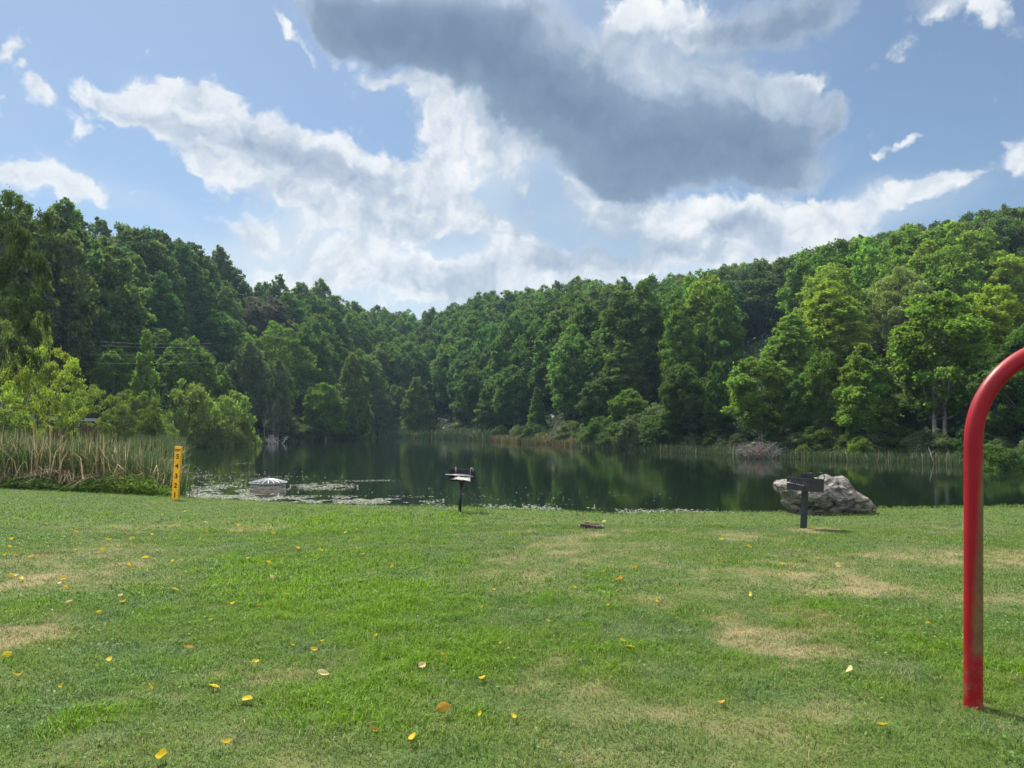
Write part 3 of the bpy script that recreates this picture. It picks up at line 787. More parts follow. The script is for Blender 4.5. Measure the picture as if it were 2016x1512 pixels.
# ------------------------------------------------------------------ boulder
def boulder():
    c0 = ground_at(1622, 1014)
    Yb = c0[1] + .55; s = Yb / F
    OUT = [(1522, 951), (1530, 946), (1548, 944), (1568, 943), (1590, 944), (1612, 941), (1630, 938), (1640, 940), (1650, 937), (1660, 938), (1668, 948), (1680, 960), (1700, 972), (1714, 984), (1722, 996), (1723, 1010), (1718, 1022),
           (1690, 1026), (1640, 1026), (1590, 1024), (1566, 1014), (1550, 1000), (1540, 984), (1530, 966), (1524, 958)]
    O = np.array([((px - 1622) * s, (985 - py) * s) for px, py in OUT])
    th = np.arctan2(O[:, 1], O[:, 0]); rr = np.hypot(O[:, 0], O[:, 1]); o = np.argsort(th); th, rr = th[o], rr[o]
    th = np.concatenate([th - 2 * math.pi, th, th + 2 * math.pi]); rr = np.tile(rr, 3)
    NT_, NP_ = 220, 120
    T = np.linspace(-math.pi, math.pi, NT_, endpoint=False); PH = np.linspace(-math.pi / 2, math.pi / 2, NP_)
    V = np.zeros((NP_, NT_, 3))
    for i, p in enumerate(PH):
        sc = math.cos(p) ** .55 if abs(p) < 1.57 else 0.02
        q = np.interp(T, th, rr)
        x = np.cos(T) * q * sc; z = np.sin(T) * q * sc
        yd = math.copysign(abs(math.sin(p)) ** .8, p) * .62
        yy = np.full_like(x, yd)
        fr = max(0., -math.sin(p))
        z = np.where(z > 0, z * (1 - .25 * fr), z)
        yy = yy + .75 * np.clip(.10 - z, 0, .5) * fr        # undercut front
        V[i, :, 0], V[i, :, 1], V[i, :, 2] = x, yy, z
    Q = V.reshape(-1, 3)
    cen = Q / np.maximum(np.linalg.norm(Q, axis=1, keepdims=True), 1e-6)
    D = np.zeros(len(Q))
    for i, p in enumerate(Q):
        v = Vector(p); st = Vector((p[0] * 1.3 + p[2] * .6, p[1] * 1.3, p[2] * 3.4 - p[0] * .9))
        a = mnoise.ridged_multi_fractal(st * 1.15 + Vector((3, 1, 7)), .9, 2.1, 5, 1.0, 2.0)
        vo = mnoise.voronoi(Vector((p[0] * 2.3, p[1] * 2.3, p[2] * 3.6)) + Vector((5, 2, 1)))[0]
        D[i] = -.055 * (a - 1.2) + .13 * (min(vo[1] - vo[0], .5) - .25) + .05 * mnoise.noise(v * 2.2) + .02 * mnoise.noise(v * 9)
    Q = Q + cen * np.clip(D, -.15, .13)[:, None] * np.array([.75, 1.2, .8])
    me = grid_mesh('boulder', Q.reshape(NP_, NT_, 3), True, None, True)
    bm = bmesh.new(); bm.from_mesh(me); bmesh.ops.remove_doubles(bm, verts=bm.verts, dist=.001); bmesh.ops.recalc_face_normals(bm, faces=bm.faces); bm.to_mesh(me); bm.free()
    me.polygons.foreach_set('use_smooth', np.full(len(me.polygons), True))
    try: me.set_sharp_from_angle(angle=math.radians(32))
    except Exception: pass
    m, nt, out = new_mat('weathered_rock')
    v = objco(nt)
    mp = nt.new('ShaderNodeMapping'); nt.l.new(v, mp.inputs[0]); mp.inputs['Rotation'].default_value = (0, .25, 0); mp.inputs['Scale'].default_value = (1, 1, 2.6)
    n1 = nt.noise(mp.outputs[0], 3.2, 9, .68); n2 = nt.noise(v, 9, 8, .7)
    c = nt.ramp(n1, [(.28, (.05, .048, .046)), (.45, (.155, .142, .125)), (.6, (.30, .275, .24)), (.8, (.45, .415, .36))])
    c = nt.mix(nt.mapr(n2, .56, .70), c, C4(.09, .085, .075))
    c = nt.mix(nt.mapr(nt.noise(v, 2.0, 5, .6), .55, .72), c, C4(.22, .185, .14))
    vo = nt.new('ShaderNodeTexVoronoi', feature='DISTANCE_TO_EDGE'); nt.put(vo.inputs['Vector'], nt.vec('ADD', mp.outputs[0], nt.vec('SCALE', nt.noise(v, 4, 5, .6, out='Color'), scale=.5))); vo.inputs['Scale'].default_value = 2.4
    crack = nt.mapr(vo.outputs[0], 0, .07, 0, 1)
    c = nt.mix(nt.math('MULTIPLY', nt.math('SUBTRACT', 1, crack), .75), c, C4(.035, .032, .03))
    hgt = nt.math('ADD', nt.math('MULTIPLY', n1, 1.4), nt.math('ADD', nt.math('MULTIPLY', n2, .7), nt.math('MULTIPLY', crack, .35)))
    principled(nt, out, c, .9, 0, .25, bump(nt, hgt, .9, .06))
    o = link('boulder', me, m); o.location = (at(1622, 985, Yb)[0], Yb, at(1622, 985, Yb)[2])
    o.scale = (.955, 1, 1)
    tag(o, 'large weathered grey-brown boulder at the pond edge behind the right-hand grill', 'boulder')
boulder()

# ------------------------------------------------------------------ park grills
def steel(name, c1, c2, rust, amt, rough=.55):
    m, nt, out = new_mat(name); v = objco(nt)
    n = nt.noise(v, 7, 8, .65); n2 = nt.noise(v, 14, 6, .7)
    c = nt.mix(nt.mapr(n, .55 - amt * .3, .75 - amt * .3), nt.ramp(n2, [(.3, c1), (.7, c2)]), C4(*rust))
    principled(nt, out, c, rough, .35, .5, bump(nt, n2, .3, .003)); return m
M['black_steel'] = steel('black_painted_steel', (.008, .009, .012), (.028, .030, .036), (.09, .05, .035), .05, .5)
M['plate_steel'] = steel('pale_plate', (.10, .095, .095), (.24, .225, .22), (.13, .075, .05), .25, .6)  # paler grey steel, used only on the end plate
M['bare_steel'] = steel('bare_rod', (.25, .25, .26), (.45, .45, .46), (.2, .14, .1), .05, .4)
M['post_paint'] = steel('post_paint', (.010, .018, .024), (.02, .03, .036), (.05, .03, .02), .0, .45)
M['ash'] = noisy_mat('ash', (.28, .26, .24), (.72, .70, .67), 30, .95, .8, .01)
M['rust'] = steel('rusty_iron', (.045, .03, .026), (.15, .10, .085), (.20, .13, .10), .35, .8)

def spring_handle(name, parent, p, a, rad=.05, mat='black_steel'):
    """rod loop rising from the rim and curling over"""
    mb = MB(); a = Vector(a).normalized()
    pts = [Vector(p) + Vector((0, 0, -.05)), Vector(p) + Vector((0, 0, .03))]
    for k in range(9):
        q = math.pi * k / 8
        pts.append(Vector(p) + a * rad * (1 - math.cos(q)) + Vector((0, 0, .05 + rad * math.sin(q))))
    pts.append(Vector(p) + a * 2 * rad + Vector((0, 0, .0)))
    mb.tube(pts, .0075, 7)
    return mb.build(name, M[mat], parent, True)

def grill(name, base, rz, label, open_front, top_z, post_r, W=.50, D=.40, Hh=.23, square=False):
    r = empty(name, base, rz); tag(r, label, 'grill', 'charcoal grills on posts')
    r.rotation_euler = (Matrix.Rotation(math.radians(3.4), 3, 'Y') @ Matrix.Rotation(rz, 3, 'Z')).to_euler()
    zb = top_z - Hh
    mb = MB()
    if square: mb.box((0, 0, zb / 2 - .05), (post_r * 1.75, post_r * 1.75, zb + .09))
    else: mb.tube([(0, 0, -.1), (0, 0, zb - .005)], post_r, 20)
    mb.build('post', M['post_paint'], r, not square, .006 if square else 0)
    mb = MB()
    if not square:
        mb.tube([(0, 0, zb - .085), (0, 0, zb - .004)], post_r * 1.5, 20)
        mb.build('collar', M['black_steel'], r, False)
    t = .006
    mb = MB()
    mb.box((0, 0, zb), (W, D, t))
    mb.box((0, D / 2 - t / 2, zb + Hh / 2 + t / 2), (W, t, Hh))                # back
    for s in (-1, 1):
        mb.box((s * (W / 2 - t / 2), -t / 2 if False else 0, zb + Hh / 2 + t / 2), (t, D - 2 * t, Hh))
    if not open_front:
        mb.box((0, -D / 2 + t / 2, zb + Hh / 2 + t / 2), (W, t, Hh))
    fb = mb.build('firebox', M['black_steel'], r, False, .003)
    # slots with catch rods on the side plates
    mb = MB()
    if open_front:
        g_ = MB()
        zg = zb + .125
        for k in range(15): g_.tube([(-W / 2 + .02 + k * (W - .04) / 14, -D / 2 - .02, zg), (-W / 2 + .02 + k * (W - .04) / 14, D / 2 - .02, zg)], .005, 6)
        g_.tube([(-W / 2 - .06, -D / 2 - .02, zg), (W / 2 + .06, -D / 2 - .02, zg)], .010, 8)
        g_.tube([(-W / 2 + .01, D / 2 - .02, zg), (W / 2 - .01, D / 2 - .02, zg)], .008, 8)
        gr = g_.build('grate', M['bare_steel'], r, True)
        spring_handle('handle', r, (-W / 2 + .15, -D / 2 + .05, zb + Hh - .02), (0, -1, 0), .03, 'bare_steel')
        spring_handle('handle', r, (W / 2 - .03, -D / 2 + .05, zb + Hh - .02), (1, 0, 0), .03, 'bare_steel')
        # heap of ash and spent charcoal
        a = []
        for i in range(26):
            for j in range(18):
                x, y = (i / 25 - .5) * (W - .03), (j / 17 - .5) * (D - .03)
                a.append((x, y, zb + .006 + .075 * (1 - (2 * x / W) ** 4) * (.35 + .8 * mnoise.noise(Vector((x * 14, y * 14, 1.3))) ** 2 + .5 * (y / D + .5)) + .012 * mnoise.noise(Vector((x * 60, y * 60, 0)))))
        link('ash', grid_mesh('ash', np.array(a).reshape(26, 18, 3)), M['ash'], r)
    else:
        g_ = MB(); zg = zb + .14
        for k in range(13): g_.tube([(-W / 2 + .03 + k * (W - .06) / 12, -D / 2 + .02, zg), (-W / 2 + .03 + k * (W - .06) / 12, D / 2 - .02, zg)], .005, 6)
        g_.build('grate', M['black_steel'], r, True)
        rod = MB(); rod.tube([(-W / 2 - .05, -D / 2 - .014, zb + .125), (-W / 2 + .16, -D / 2 - .010, zb + .112)], .006, 6)
        rod.build('catch_rod', M['bare_steel'], r, True)
        sl = MB()
        for k in range(4): sl.box((-W / 2 + .20 + k * .042, -D / 2 - .0015, zb + .107 - .004 * k), (.026, .004, .014))
        sl.box((-W / 2 + .07, -D / 2 - .0015, zb + Hh - .055), (.008, .004, .03))
        sl.build('vent_slot', M['bare_steel'], r)
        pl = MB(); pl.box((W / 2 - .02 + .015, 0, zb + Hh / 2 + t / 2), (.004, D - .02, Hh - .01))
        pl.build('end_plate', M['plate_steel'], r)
        fl = MB(); fl.box((-.03, .10, zb + Hh + .02), (.27, .008, .13)); fl.build('flap', M['black_steel'], r, False, .003)
        spring_handle('handle', r, (W / 2 - .09, -D / 2 + .05, zb + Hh), (1, 0, 0), .055)
        spring_handle('handle', r, (W / 2 - .09, D / 2 - .05, zb + Hh), (1, 0, 0), .06)
    return r
b1 = ground_at(905, 1008)
t1 = at(905, 925, b1[1])[2] - b1[2]
grill('park_grill', b1, math.radians(-12), 'rusty charcoal grill with ash in its open front, at the middle of the bank', True, t1, .037, W=.50, D=.38, Hh=.235)
b2 = ground_at(1582, 1040)
t2 = at(1582, 941, b2[1])[2] - b2[2]
grill('park_grill', b2, math.radians(-54), 'black charcoal grill on a thick post in front of the boulder', False, t2, .048, W=.47, D=.40, Hh=.215, square=True)

# ------------------------------------------------------------------ depth gauge board
def text_mesh(body, size, depth=.004):
    cu = bpy.data.curves.new('t', 'FONT'); cu.body = body; cu.size = size; cu.align_x = 'CENTER'; cu.align_y = 'CENTER'; cu.extrude = depth; cu.offset = size * .03
    o = bpy.data.objects.new('t', cu); COL.objects.link(o)
    bpy.context.view_layer.update()
    me = bpy.data.meshes.new_from_object(o.evaluated_get(bpy.context.evaluated_depsgraph_get()))
    bpy.data.objects.remove(o); bpy.data.curves.remove(cu)
    me.transform(Matrix.Rotation(math.pi / 2, 4, 'X'))
    return me
def gauge():
    c = ground_at(344, 984.5)
    s = c[1] / F
    Hb = 104.5 * s; Wb = 15.5 * s
    r = empty('depth_gauge', c); r.rotation_euler = (0, math.radians(2.9), math.radians(-4))
    tag(r, 'leaning yellow depth gauge board marked in feet beside the cattails', 'depth gauge')
    ym, nt, out = new_mat('yellow_paint'); v = objco(nt)
    yc = nt.ramp(nt.noise(v, 6, 8, .65), [(.25, (.66, .33, .010)), (.5, (.86, .44, .010)), (.8, (.90, .50, .025))])
    yc = nt.mix(nt.mapr(nt.noise(v, 22, 5, .7), .64, .74), yc, C4(.30, .14, .015))
    principled(nt, out, yc, .55, 0, .4)
    bl, nt, out = new_mat('black_lettering'); principled(nt, out, C4(.012, .011, .010), .6)
    mb = MB(); mb.box((0, 0, Hb / 2 - .15), (Wb, .035, Hb + .30)); mb.build('board', ym, r, False, .004)
    ed = MB(); yf = -.0175
    for x in (-1, 1): ed.box((x * (Wb / 2 - .006), yf - .001, Hb / 2), (.010, .004, Hb - .01))
    ed.build('border', bl, r)
    for d, py in ((1, 975), (2, 956.5), (3, 938), (4, 918.5), (5, 900)):
        z = (984.5 - py) * s
        o = link('numeral', text_mesh(str(d), .20), bl, r); o.location = (0, yf - .001, z)
        tk = MB()
        for sx in (-1, 1):
            tk.box((sx * (Wb / 2 - .030), yf - .001, z), (.036, .004, .012))
        tk.build('foot_mark', bl, r)
        if d < 5:
            tk = MB()
            for sx in (-1, 1): tk.box((sx * (Wb / 2 - .028), yf - .001, z + 9.4 * s), (.030, .004, .010))
            tk.build('half_foot_mark', bl, r)
        else:
            tk = MB()
            for sx in (-1, 1): tk.box((sx * (Wb / 2 - .028), yf - .001, z - 9.2 * s + .0), (.001, .001, .001))
    o = link('lettering', text_mesh('FEET', .085), bl, r); o.location = (0, yf - .001, (984.5 - 887.5) * s)
gauge()

# ------------------------------------------------------------------ drain riser with trash rack
def riser():
    Y = 30.5; x = at(528, 960, Y)[0]; R0 = .665
    r = empty('drain_riser', (x, Y, WATER)); tag(r, 'round concrete drain riser with a white cage lid standing in the pond', 'drain riser')
    conc = noisy_mat('stained_concrete', (.16, .12, .085), (.40, .35, .29), 5, .9, .4, .01)
    galv = noisy_mat('galvanised_bars', (.20, .195, .18), (.38, .375, .35), 8, .55, .1, .002, metallic=.3)
    whit = noisy_mat('white_lattice', (.36, .37, .38), (.58, .60, .61), 6, .5, .1, .002)
    n = 40; z0, z1 = -1.0, .11
    P = np.array([[(rr * math.cos(2 * math.pi * k / n), rr * math.sin(2 * math.pi * k / n), z) for k in range(n)] for rr, z in ((R0 + .02, z0), (R0 + .02, z1), (R0 - .08, z1), (R0 - .08, z0))])
    link('concrete_ring', grid_mesh('concrete_ring', P, False, None, True), conc, r)
    mb = MB()
    for k in range(26):
        a = 2 * math.pi * k / 26
        mb.box((R0 * math.cos(a), R0 * math.sin(a), z1 + .135), (.010, .018, .27), a)
    for z in (z1 + .012, z1 + .14, z1 + .27):
        mb.tube([(R0 * math.cos(2 * math.pi * k / 48), R0 * math.sin(2 * math.pi * k / 48), z) for k in range(49)], .014, 6, False)
    mb.build('cage', galv, r)
    zt = z1 + .28; ht = .15
    mb = MB()
    for k in range(20):
        a = 2 * math.pi * k / 20
        mb.tube([((R0 + .06) * (1 - f) * math.cos(a) + .0 * f, (R0 + .06) * (1 - f) * math.sin(a), zt + ht * math.sin(f * 1.5)) for f in (0, .25, .5, .75, .95)], .013, 5)
    for f in (0, .22, .44, .66, .86):
        mb.tube([((R0 + .06) * (1 - f) * math.cos(2 * math.pi * k / 40), (R0 + .06) * (1 - f) * math.sin(2 * math.pi * k / 40), zt + ht * math.sin(f * 1.5)) for k in range(41)], .013, 5, False)
    mb.build('cage_lid', whit, r)
riser()

# ------------------------------------------------------------------ rusty fire ring in the turf
def ring():
    c = ground_at(1166, 1039)
    r = empty('fire_ring', c); r.rotation_euler = (math.radians(-3), math.radians(7), 0)
    tag(r, 'small rusty fire ring sunk in the lawn between the two grills', 'fire ring')
    n = 36; R0 = .205
    P = np.array([[(rr * (1 + .03 * math.sin(k)) * math.cos(2 * math.pi * k / n), rr * (1 + .03 * math.sin(k)) * math.sin(2 * math.pi * k / n), z + .004 * math.sin(k * 1.9)) for k in range(n)] for rr, z in ((R0, -.06), (R0 + .004, .055), (R0 - .035, .060), (R0 - .04, -.06))])
    link('rim', grid_mesh('rim', P, False, None, True), M['rust'], r)
    mb = MB()
    for k in range(22):
        a = 2 * math.pi * k / 22
        mb.box(((R0 + .005) * math.cos(a), (R0 + .005) * math.sin(a), .018), (.012, .022, .05 + .02 * (k % 3 == 0)), a)
    mb.build('rib', M['black_steel'], r)
    dark_floor = noisy_mat('dark_floor', (.008, .007, .006), (.03, .026, .022), 20, .95, .8, .01)
    P = np.array([[(rr * math.cos(2 * math.pi * k / n), rr * math.sin(2 * math.pi * k / n), .006) for k in range(n)] for rr in (R0 - .038, .001)])
    link('dark_floor', grid_mesh('dark_floor', P, False, None, True), dark_floor, r)  # flat near-black disc filling the inside of the ring
    for sx in (-.07, .10):
        mb = MB(); mb.tube([(sx + .06 * math.cos(q), .27, .015 + .055 * math.sin(q)) for q in [math.pi * k / 8 for k in range(9)]], .008, 6)
        mb.build('handle', M['rust'], r, True)
ring()

# ------------------------------------------------------------------ red tubular arch
def arch():
    c = ground_at(1916, 1391)
    s = c[1] / F; rt = 16.6 * s
    zb = at(1916, 868, c[1])[2] - c[2]; RB = 196 * s
    m, nt, out = new_mat('red_paint')
    v = objco(nt)
    sep = nt.new('ShaderNodeSeparateXYZ'); nt.l.new(v, sep.inputs[0]); x, y, z = sep.outputs
    red = nt.ramp(nt.noise(v, 3.5, 6, .6), [(.3, (.20, .001, .006)), (.7, (.28, .0025, .010))])
    n1 = nt.noise(v, 7, 6, .65)
    # algae film along the right-hand side of the leg, ragged, ending above the foot
    side = nt.mapr(nt.math('ADD', nt.math('ADD', nt.math('DIVIDE', x, rt), nt.math('MULTIPLY', nt.math('SUBTRACT', n1, .5), .7)), nt.mapr(z, 1.45, .5, -.45, .35, False)), -.45, .30)
    span = nt.math('MULTIPLY', nt.mapr(nt.math('ADD', z, nt.math('MULTIPLY', n1, .12)), 1.53, 1.42), nt.mapr(nt.math('ADD', z, nt.math('MULTIPLY', n1, .1)), .30, .40))
    film = nt.ramp(nt.noise(v, 10, 6, .7), [(.3, (.070, .050, .020)), (.6, (.13, .092, .036)), (.8, (.15, .06, .03))])
    col = nt.mix(nt.math('MULTIPLY', nt.math('MULTIPLY', side, span), .93), red, film)
    low = nt.math('MULTIPLY', nt.mapr(z, .42, .1), nt.mapr(nt.noise(v, 16, 5, .7), .42, .64))
    col = nt.mix(nt.math('MULTIPLY', low, .55), col, C4(.15, .075, .05))
    mpz = nt.new('ShaderNodeMapping'); nt.l.new(v, mpz.inputs[0]); mpz.inputs['Scale'].default_value = (1, 1, 3)
    chip = nt.mapr(nt.noise(mpz.outputs[0], 9, 3, .5), .735, .75)
    col = nt.mix(nt.math('MULTIPLY', chip, .75), col, C4(.10, .02, .02))
    principled(nt, out, col, nt.mapr(n1, .3, .7, .42, .6), 0, .25, bump(nt, nt.noise(v, 90, 3), .08, .001))
    pts = [(0, 0, -.15)] + [(0, 0, zb * k / 30) for k in range(31)]
    for k in range(1, 49):
        q = math.pi * k / 48
        pts.append((RB * (1 - math.cos(q)), .0, zb + RB * math.sin(q)))
    pts += [(2 * RB, 0, zb * (1 - k / 10)) for k in range(1, 11)] + [(2 * RB, 0, -.15)]
    mb = MB(); mb.tube(pts, rt, 32)
    o = mb.build('red_arch', m, None, True); o.location = c
    o.rotation_euler = (0, math.radians(1.9), math.radians(-6))
    tag(o, 'red painted steel tube arch, stained green-brown down one side, standing in the lawn', 'tube arch')
arch()
# bare earth at its foot is part of the turf patches

# ------------------------------------------------------------------ fallen leaves
BIG = {  # own labels
 (243, 1192): 'yellow fallen leaf upright on the grass below the left dry patch, largest one there',
 (122, 1366): 'large golden leaf on the grass near the lower left corner of the lawn',
 (37, 1338): 'narrow yellow leaf standing on edge, closest of all to the left side of the view',
 (420, 1361): 'small folded yellow leaf on the grass above the one lying flat',
 (487, 1387): 'flat golden leaf on the lower left grass, below the small folded one',
 (620, 1289): 'broad yellow leaf with dark veins in the grass left of centre',
 (635, 1337): 'pale cream leaf on the grass under the dark-veined yellow leaf',
 (741, 1261): 'long curled yellow leaf like a sliver in the lush grass',
 (877, 1304): 'slim yellow leaf at the right rim of the lush green grass',
 (830, 1321): 'pale yellow upright leaf in the deep green tuft at centre',
 (949, 1345): 'small round yellow leaf beside the dull patch at centre',
 (874, 1409): 'orange-yellow leaf standing on its tip in the lower middle',
 (741, 1454): 'narrow orange leaf near the bottom edge left of centre',
 (813, 1468): 'cupped bright yellow leaf near the bottom edge, middle',
 (318, 1506): 'yellow leaf cut by the bottom edge of the view',
 (293, 1367): 'yellow leaf tucked in weeds between the two golden leaves at lower left',
 (448, 1480): 'half hidden yellow leaf in bright grass near the bottom edge',
 (1013, 1423): 'yellow leaf with a dark spot on the dull grass, bottom centre',
 (1736, 1437): 'bright yellow triangular leaf on the dull grass, lower right',
 (1421, 1393): 'small orange-yellow leaf on dull grass left of the triangular leaf',
 (1675, 1332): 'pale whitish-yellow leaf left of the foot of the red arch',
 (1198, 1199): 'yellow leaf at the edge of the long dry patch, right of centre',
 (1293, 1191): 'flat yellow leaf lying on the tan dry grass, right of centre',
 (1130, 1163): 'small yellow leaf in green grass left of the long dry patch',
 (1226, 1271): 'tiny yellow leaf, upper of two in the green between dry patches',
 (1239, 1281): 'tiny yellow leaf, lower of two in the green between dry patches',
 (487, 1103): 'round yellow leaf in the lush grass, left of two far yellow leaves',
 (531, 1115): 'yellow leaf lying just right of the round one in the lush grass',
 (344, 1167): 'yellow leaf alone on green grass below the tan strip at left',
 (134, 1195): 'curled pale leaf at the top of the left dry patch',
}
SMALL = [(216, 1308), (371, 1286), (503, 1311), (195, 1215), (213, 1066), (146, 1087), (125, 1145), (118, 1154), (129, 1165), (30, 1138), (22, 1141), (40, 1145), (251, 1118), (200, 1089), (406, 1051), (470, 1037), (539, 1055),
 (703, 1046), (715, 1096), (631, 1089), (319, 1016), (363, 1010), (458, 1197), (508, 1198), (416, 1227), (634, 1271), (774, 1121), (12, 1098), (33, 1098), (62, 1100), (20, 1067), (575, 1278), (974, 1170), (950, 1204), (945, 1418), (986, 1277),
 (1083, 1084), (1420, 1067), (1474, 1083), (1609, 1104), (1540, 1117), (1219, 1148), (1479, 1179), (1079, 1232), (1826, 1237), (1651, 1120), (1249, 1123), (885, 1003), (894, 1003), (1189, 1031), (260, 1065), (300, 1056), (340, 1110), (285, 1104), (90, 1034), (150, 1050), (237, 1178), (535, 1144), (680, 1052), (18, 1082), (75, 1102), (226, 1042), (395, 1066), (404, 1031), (13, 1302), (585, 1085), (250, 1052), (565, 1179)]
def leaf_mesh(L, W, curl, seed):
    g_ = random.Random(seed); N = 8
    rows = []
    for i in range(N + 1):
        t = i / N; w = W / 2 * math.sin(math.pi * min(1, t * .97 + .02)) ** .75 * (1.15 - .45 * t)
        zc = curl * L * (1.2 * (t - .5) ** 2)
        rows.append([((t - .5) * L, -w, zc + .35 * w * (1 + curl) + g_.uniform(-.002, .002)), ((t - .5) * L, -w * .5, zc + .10 * w), ((t - .5) * L, 0, zc), ((t - .5) * L, w * .5, zc + .12 * w), ((t - .5) * L, w, zc + .4 * w * (1 + curl))])
    return np.array(rows)
def leaf_mat(name, a, b):
    m, nt, out = new_mat(name); v = objco(nt)
    wv = nt.new('ShaderNodeTexWave'); wv.inputs['Scale'].default_value = 28; wv.inputs['Distortion'].default_value = 1.5; nt.l.new(v, wv.inputs[0])
    c = nt.mix(nt.math('MULTIPLY', nt.mapr(wv.outputs['Fac'], .75, .95), .35), nt.ramp(nt.noise(v, 30, 4), [(.3, a), (.7, b)]), C4(.22, .14, .02))
    leaf_shader(nt, out, c, .35, .5); return m
LM = [leaf_mat('yellow_leaf', (.52, .36, .02), (.76, .58, .05)), leaf_mat('pale_leaf', (.62, .50, .20), (.78, .68, .38)), leaf_mat('orange_leaf', (.36, .18, .03), (.58, .34, .06))]
LMESH = []
for i in range(6):
    me = grid_mesh('fallen_leaf', leaf_mesh(.074, (.046, .04, .05, .03, .044, .02)[i], (.35, .6, .2, .8, .45, 1.1)[i], i))
    LMESH.append(me)
LV = {}
def leaf(px, py, label, group, mi, vi, s, tilt):
    c = ground_at(px, py)
    if (vi, mi) not in LV:
        me = LMESH[vi].copy(); me.materials.append(LM[mi]); LV[(vi, mi)] = me
    o = link('fallen_leaf', LV[(vi, mi)])
    o.location = (c[0], c[1], c[2] + .022 + .028 * abs(math.sin(tilt)))
    o.rotation_euler = (tilt, random.uniform(-.35, .35), random.uniform(0, 6.28)); o.scale = (s, s, s)
    tag(o, label, 'leaf', group)
for (px, py), lb in BIG.items():
    mi = 1 if ('pale' in lb or 'cream' in lb) else 2 if 'orange' in lb else 0
    vi = 5 if ('narrow' in lb or 'curled' in lb or 'slim' in lb) else random.randrange(5)
    leaf(px, py, lb, 'yellow leaves fallen on the lawn', mi, vi, random.uniform(.85, 1.15), random.choice([.2, .5, .9, 1.2]) if 'flat' not in lb else .25)
for px, py in SMALL:
    a = 'left' if px < 700 else 'middle' if px < 1050 else 'right'
    lb = {'left': 'small yellow leaf among the many scattered over the left half of the lawn', 'middle': 'small yellow leaf in the middle of the lawn, away from the others', 'right': 'small yellow leaf scattered on the lawn between the grill and the red arch'}[a]
    far = py < 1160
    leaf(px, py, lb, f'small yellow leaves on the {a} of the lawn', random.choice([0, 0, 0, 0, 1, 2]), random.randrange(5), random.uniform(.75, 1.2) * (1.25 if far else .8), random.choice([.3, .7, 1.1]))

# ------------------------------------------------------------------ dead wood
def brush(name, px, py, wpx, hpx, Y, n, label, cat, mat, upright=.35, rust=False, seed=1, r0=.03):
    g_ = random.Random(seed); s = Y / F
    c = at(px, HZ, Y); z = max(float(terrain(c[0], Y)), WATER) - .05
    r = empty(name, (c[0], Y, z)); tag(r, label, cat)
    mb = MB(); W, Hh = wpx * s, hpx * s
    for i in range(n):
        a = g_.uniform(-.9, .9); bx = g_.uniform(-.32, .32) * W; by = g_.uniform(-.15, .15) * W
        L = W * g_.uniform(.25, .5); dx = math.sin(a) * L; dz = Hh * g_.uniform(.3, 1.0) * (upright + (1 - upright) * math.cos(a)); dy = g_.uniform(-.25, .25) * W
        pts = []
        for k in range(5):
            t = k / 4
            pts.append((bx + dx * t + g_.uniform(-.03, .03) * W, by + dy * t + g_.uniform(-.03, .03) * W, dz * (1.5 * t - .55 * t * t) + g_.uniform(-.02, .05) * Hh))
        rr = r0 * g_.uniform(.5, 1.2); mb.tube(pts, [rr, rr * .85, rr * .65, rr * .5, rr * .25], 5)
        for q in range(3):
            p = Vector(pts[g_.choice((2, 3, 3))]); mb.tube([p, p + Vector((g_.uniform(-.12, .12) * W, g_.uniform(-.06, .06) * W, g_.uniform(-.1, .28) * Hh)), p + Vector((g_.uniform(-.2, .2) * W, g_.uniform(-.1, .1) * W, g_.uniform(-.25, .3) * Hh))], [rr * .4, rr * .3, rr * .15], 4)
    mb.build('branches', M[mat], r, True)
    if rust:
        k = 170; q = np.random.default_rng(seed)
        x = q.normal(-.06, .13, k) * W; y = q.normal(-.02, .1, k) * W; zz = Hh * (.15 + .45 * q.random(k)) * np.exp(-(x / W * 3.2) ** 2)
        link('dead_foliage', quads_mesh('dead_foliage', leaflets(x, y, zz, .05 + .07 * q.random(k), .8)), M['rust_leaf'], r)
    return r
brush('brush_pile', 1494, 900, 98, 40, 62.5, 55, 'heap of grey dead branches with some rusty leaves at the right shore', 'brush pile', 'dead_wood', .3, True, 3, .035)
brush('fallen_branch', 546, 872, 60, 18, 118, 9, 'bleached white branch lying on the left bank at the water', 'branch', 'white_wood', .2, False, 5, .10)
brush('dead_shrub', 535, 860, 60, 95, 119, 12, 'bare grey-brown dead shrub above the bleached branch', 'dead shrub', 'dead_wood', .8, False, 8, .028)
brush('dead_tree', 12, 830, 110, 190, 52, 26, 'bare grey dead tree limbs at the left edge behind the reeds', 'dead tree', 'dead_wood', .95, False, 9, .05)
brush('dead_tree', 92, 700, 60, 85, 92, 10, 'pale leafless branches rising against the dark left wood by the cables', 'dead tree', 'white_wood', .9, False, 12, .07)
for px, top, y, lean, lb in ((1428, 850, 66, 0, 0), (1842, 880, 53, -.5, 'pale leaning dead stem at the right shore beside the largest shore tree'), (1992, 895, 45, 0, 0)):
    if not lb: continue
    c = at(px, HZ, y); z = float(terrain(c[0], y)); mb = MB(); hh = at(px, top, y)[2] - z
    mb.tube([(0, 0, -.2), (lean * .4, 0, hh * .5), (lean, .1, hh)], [.05, .04, .015], 6)
    o = mb.build('snag', M['dead_wood'], None, True); o.location = (c[0], y, z); tag(o, lb, 'snag')

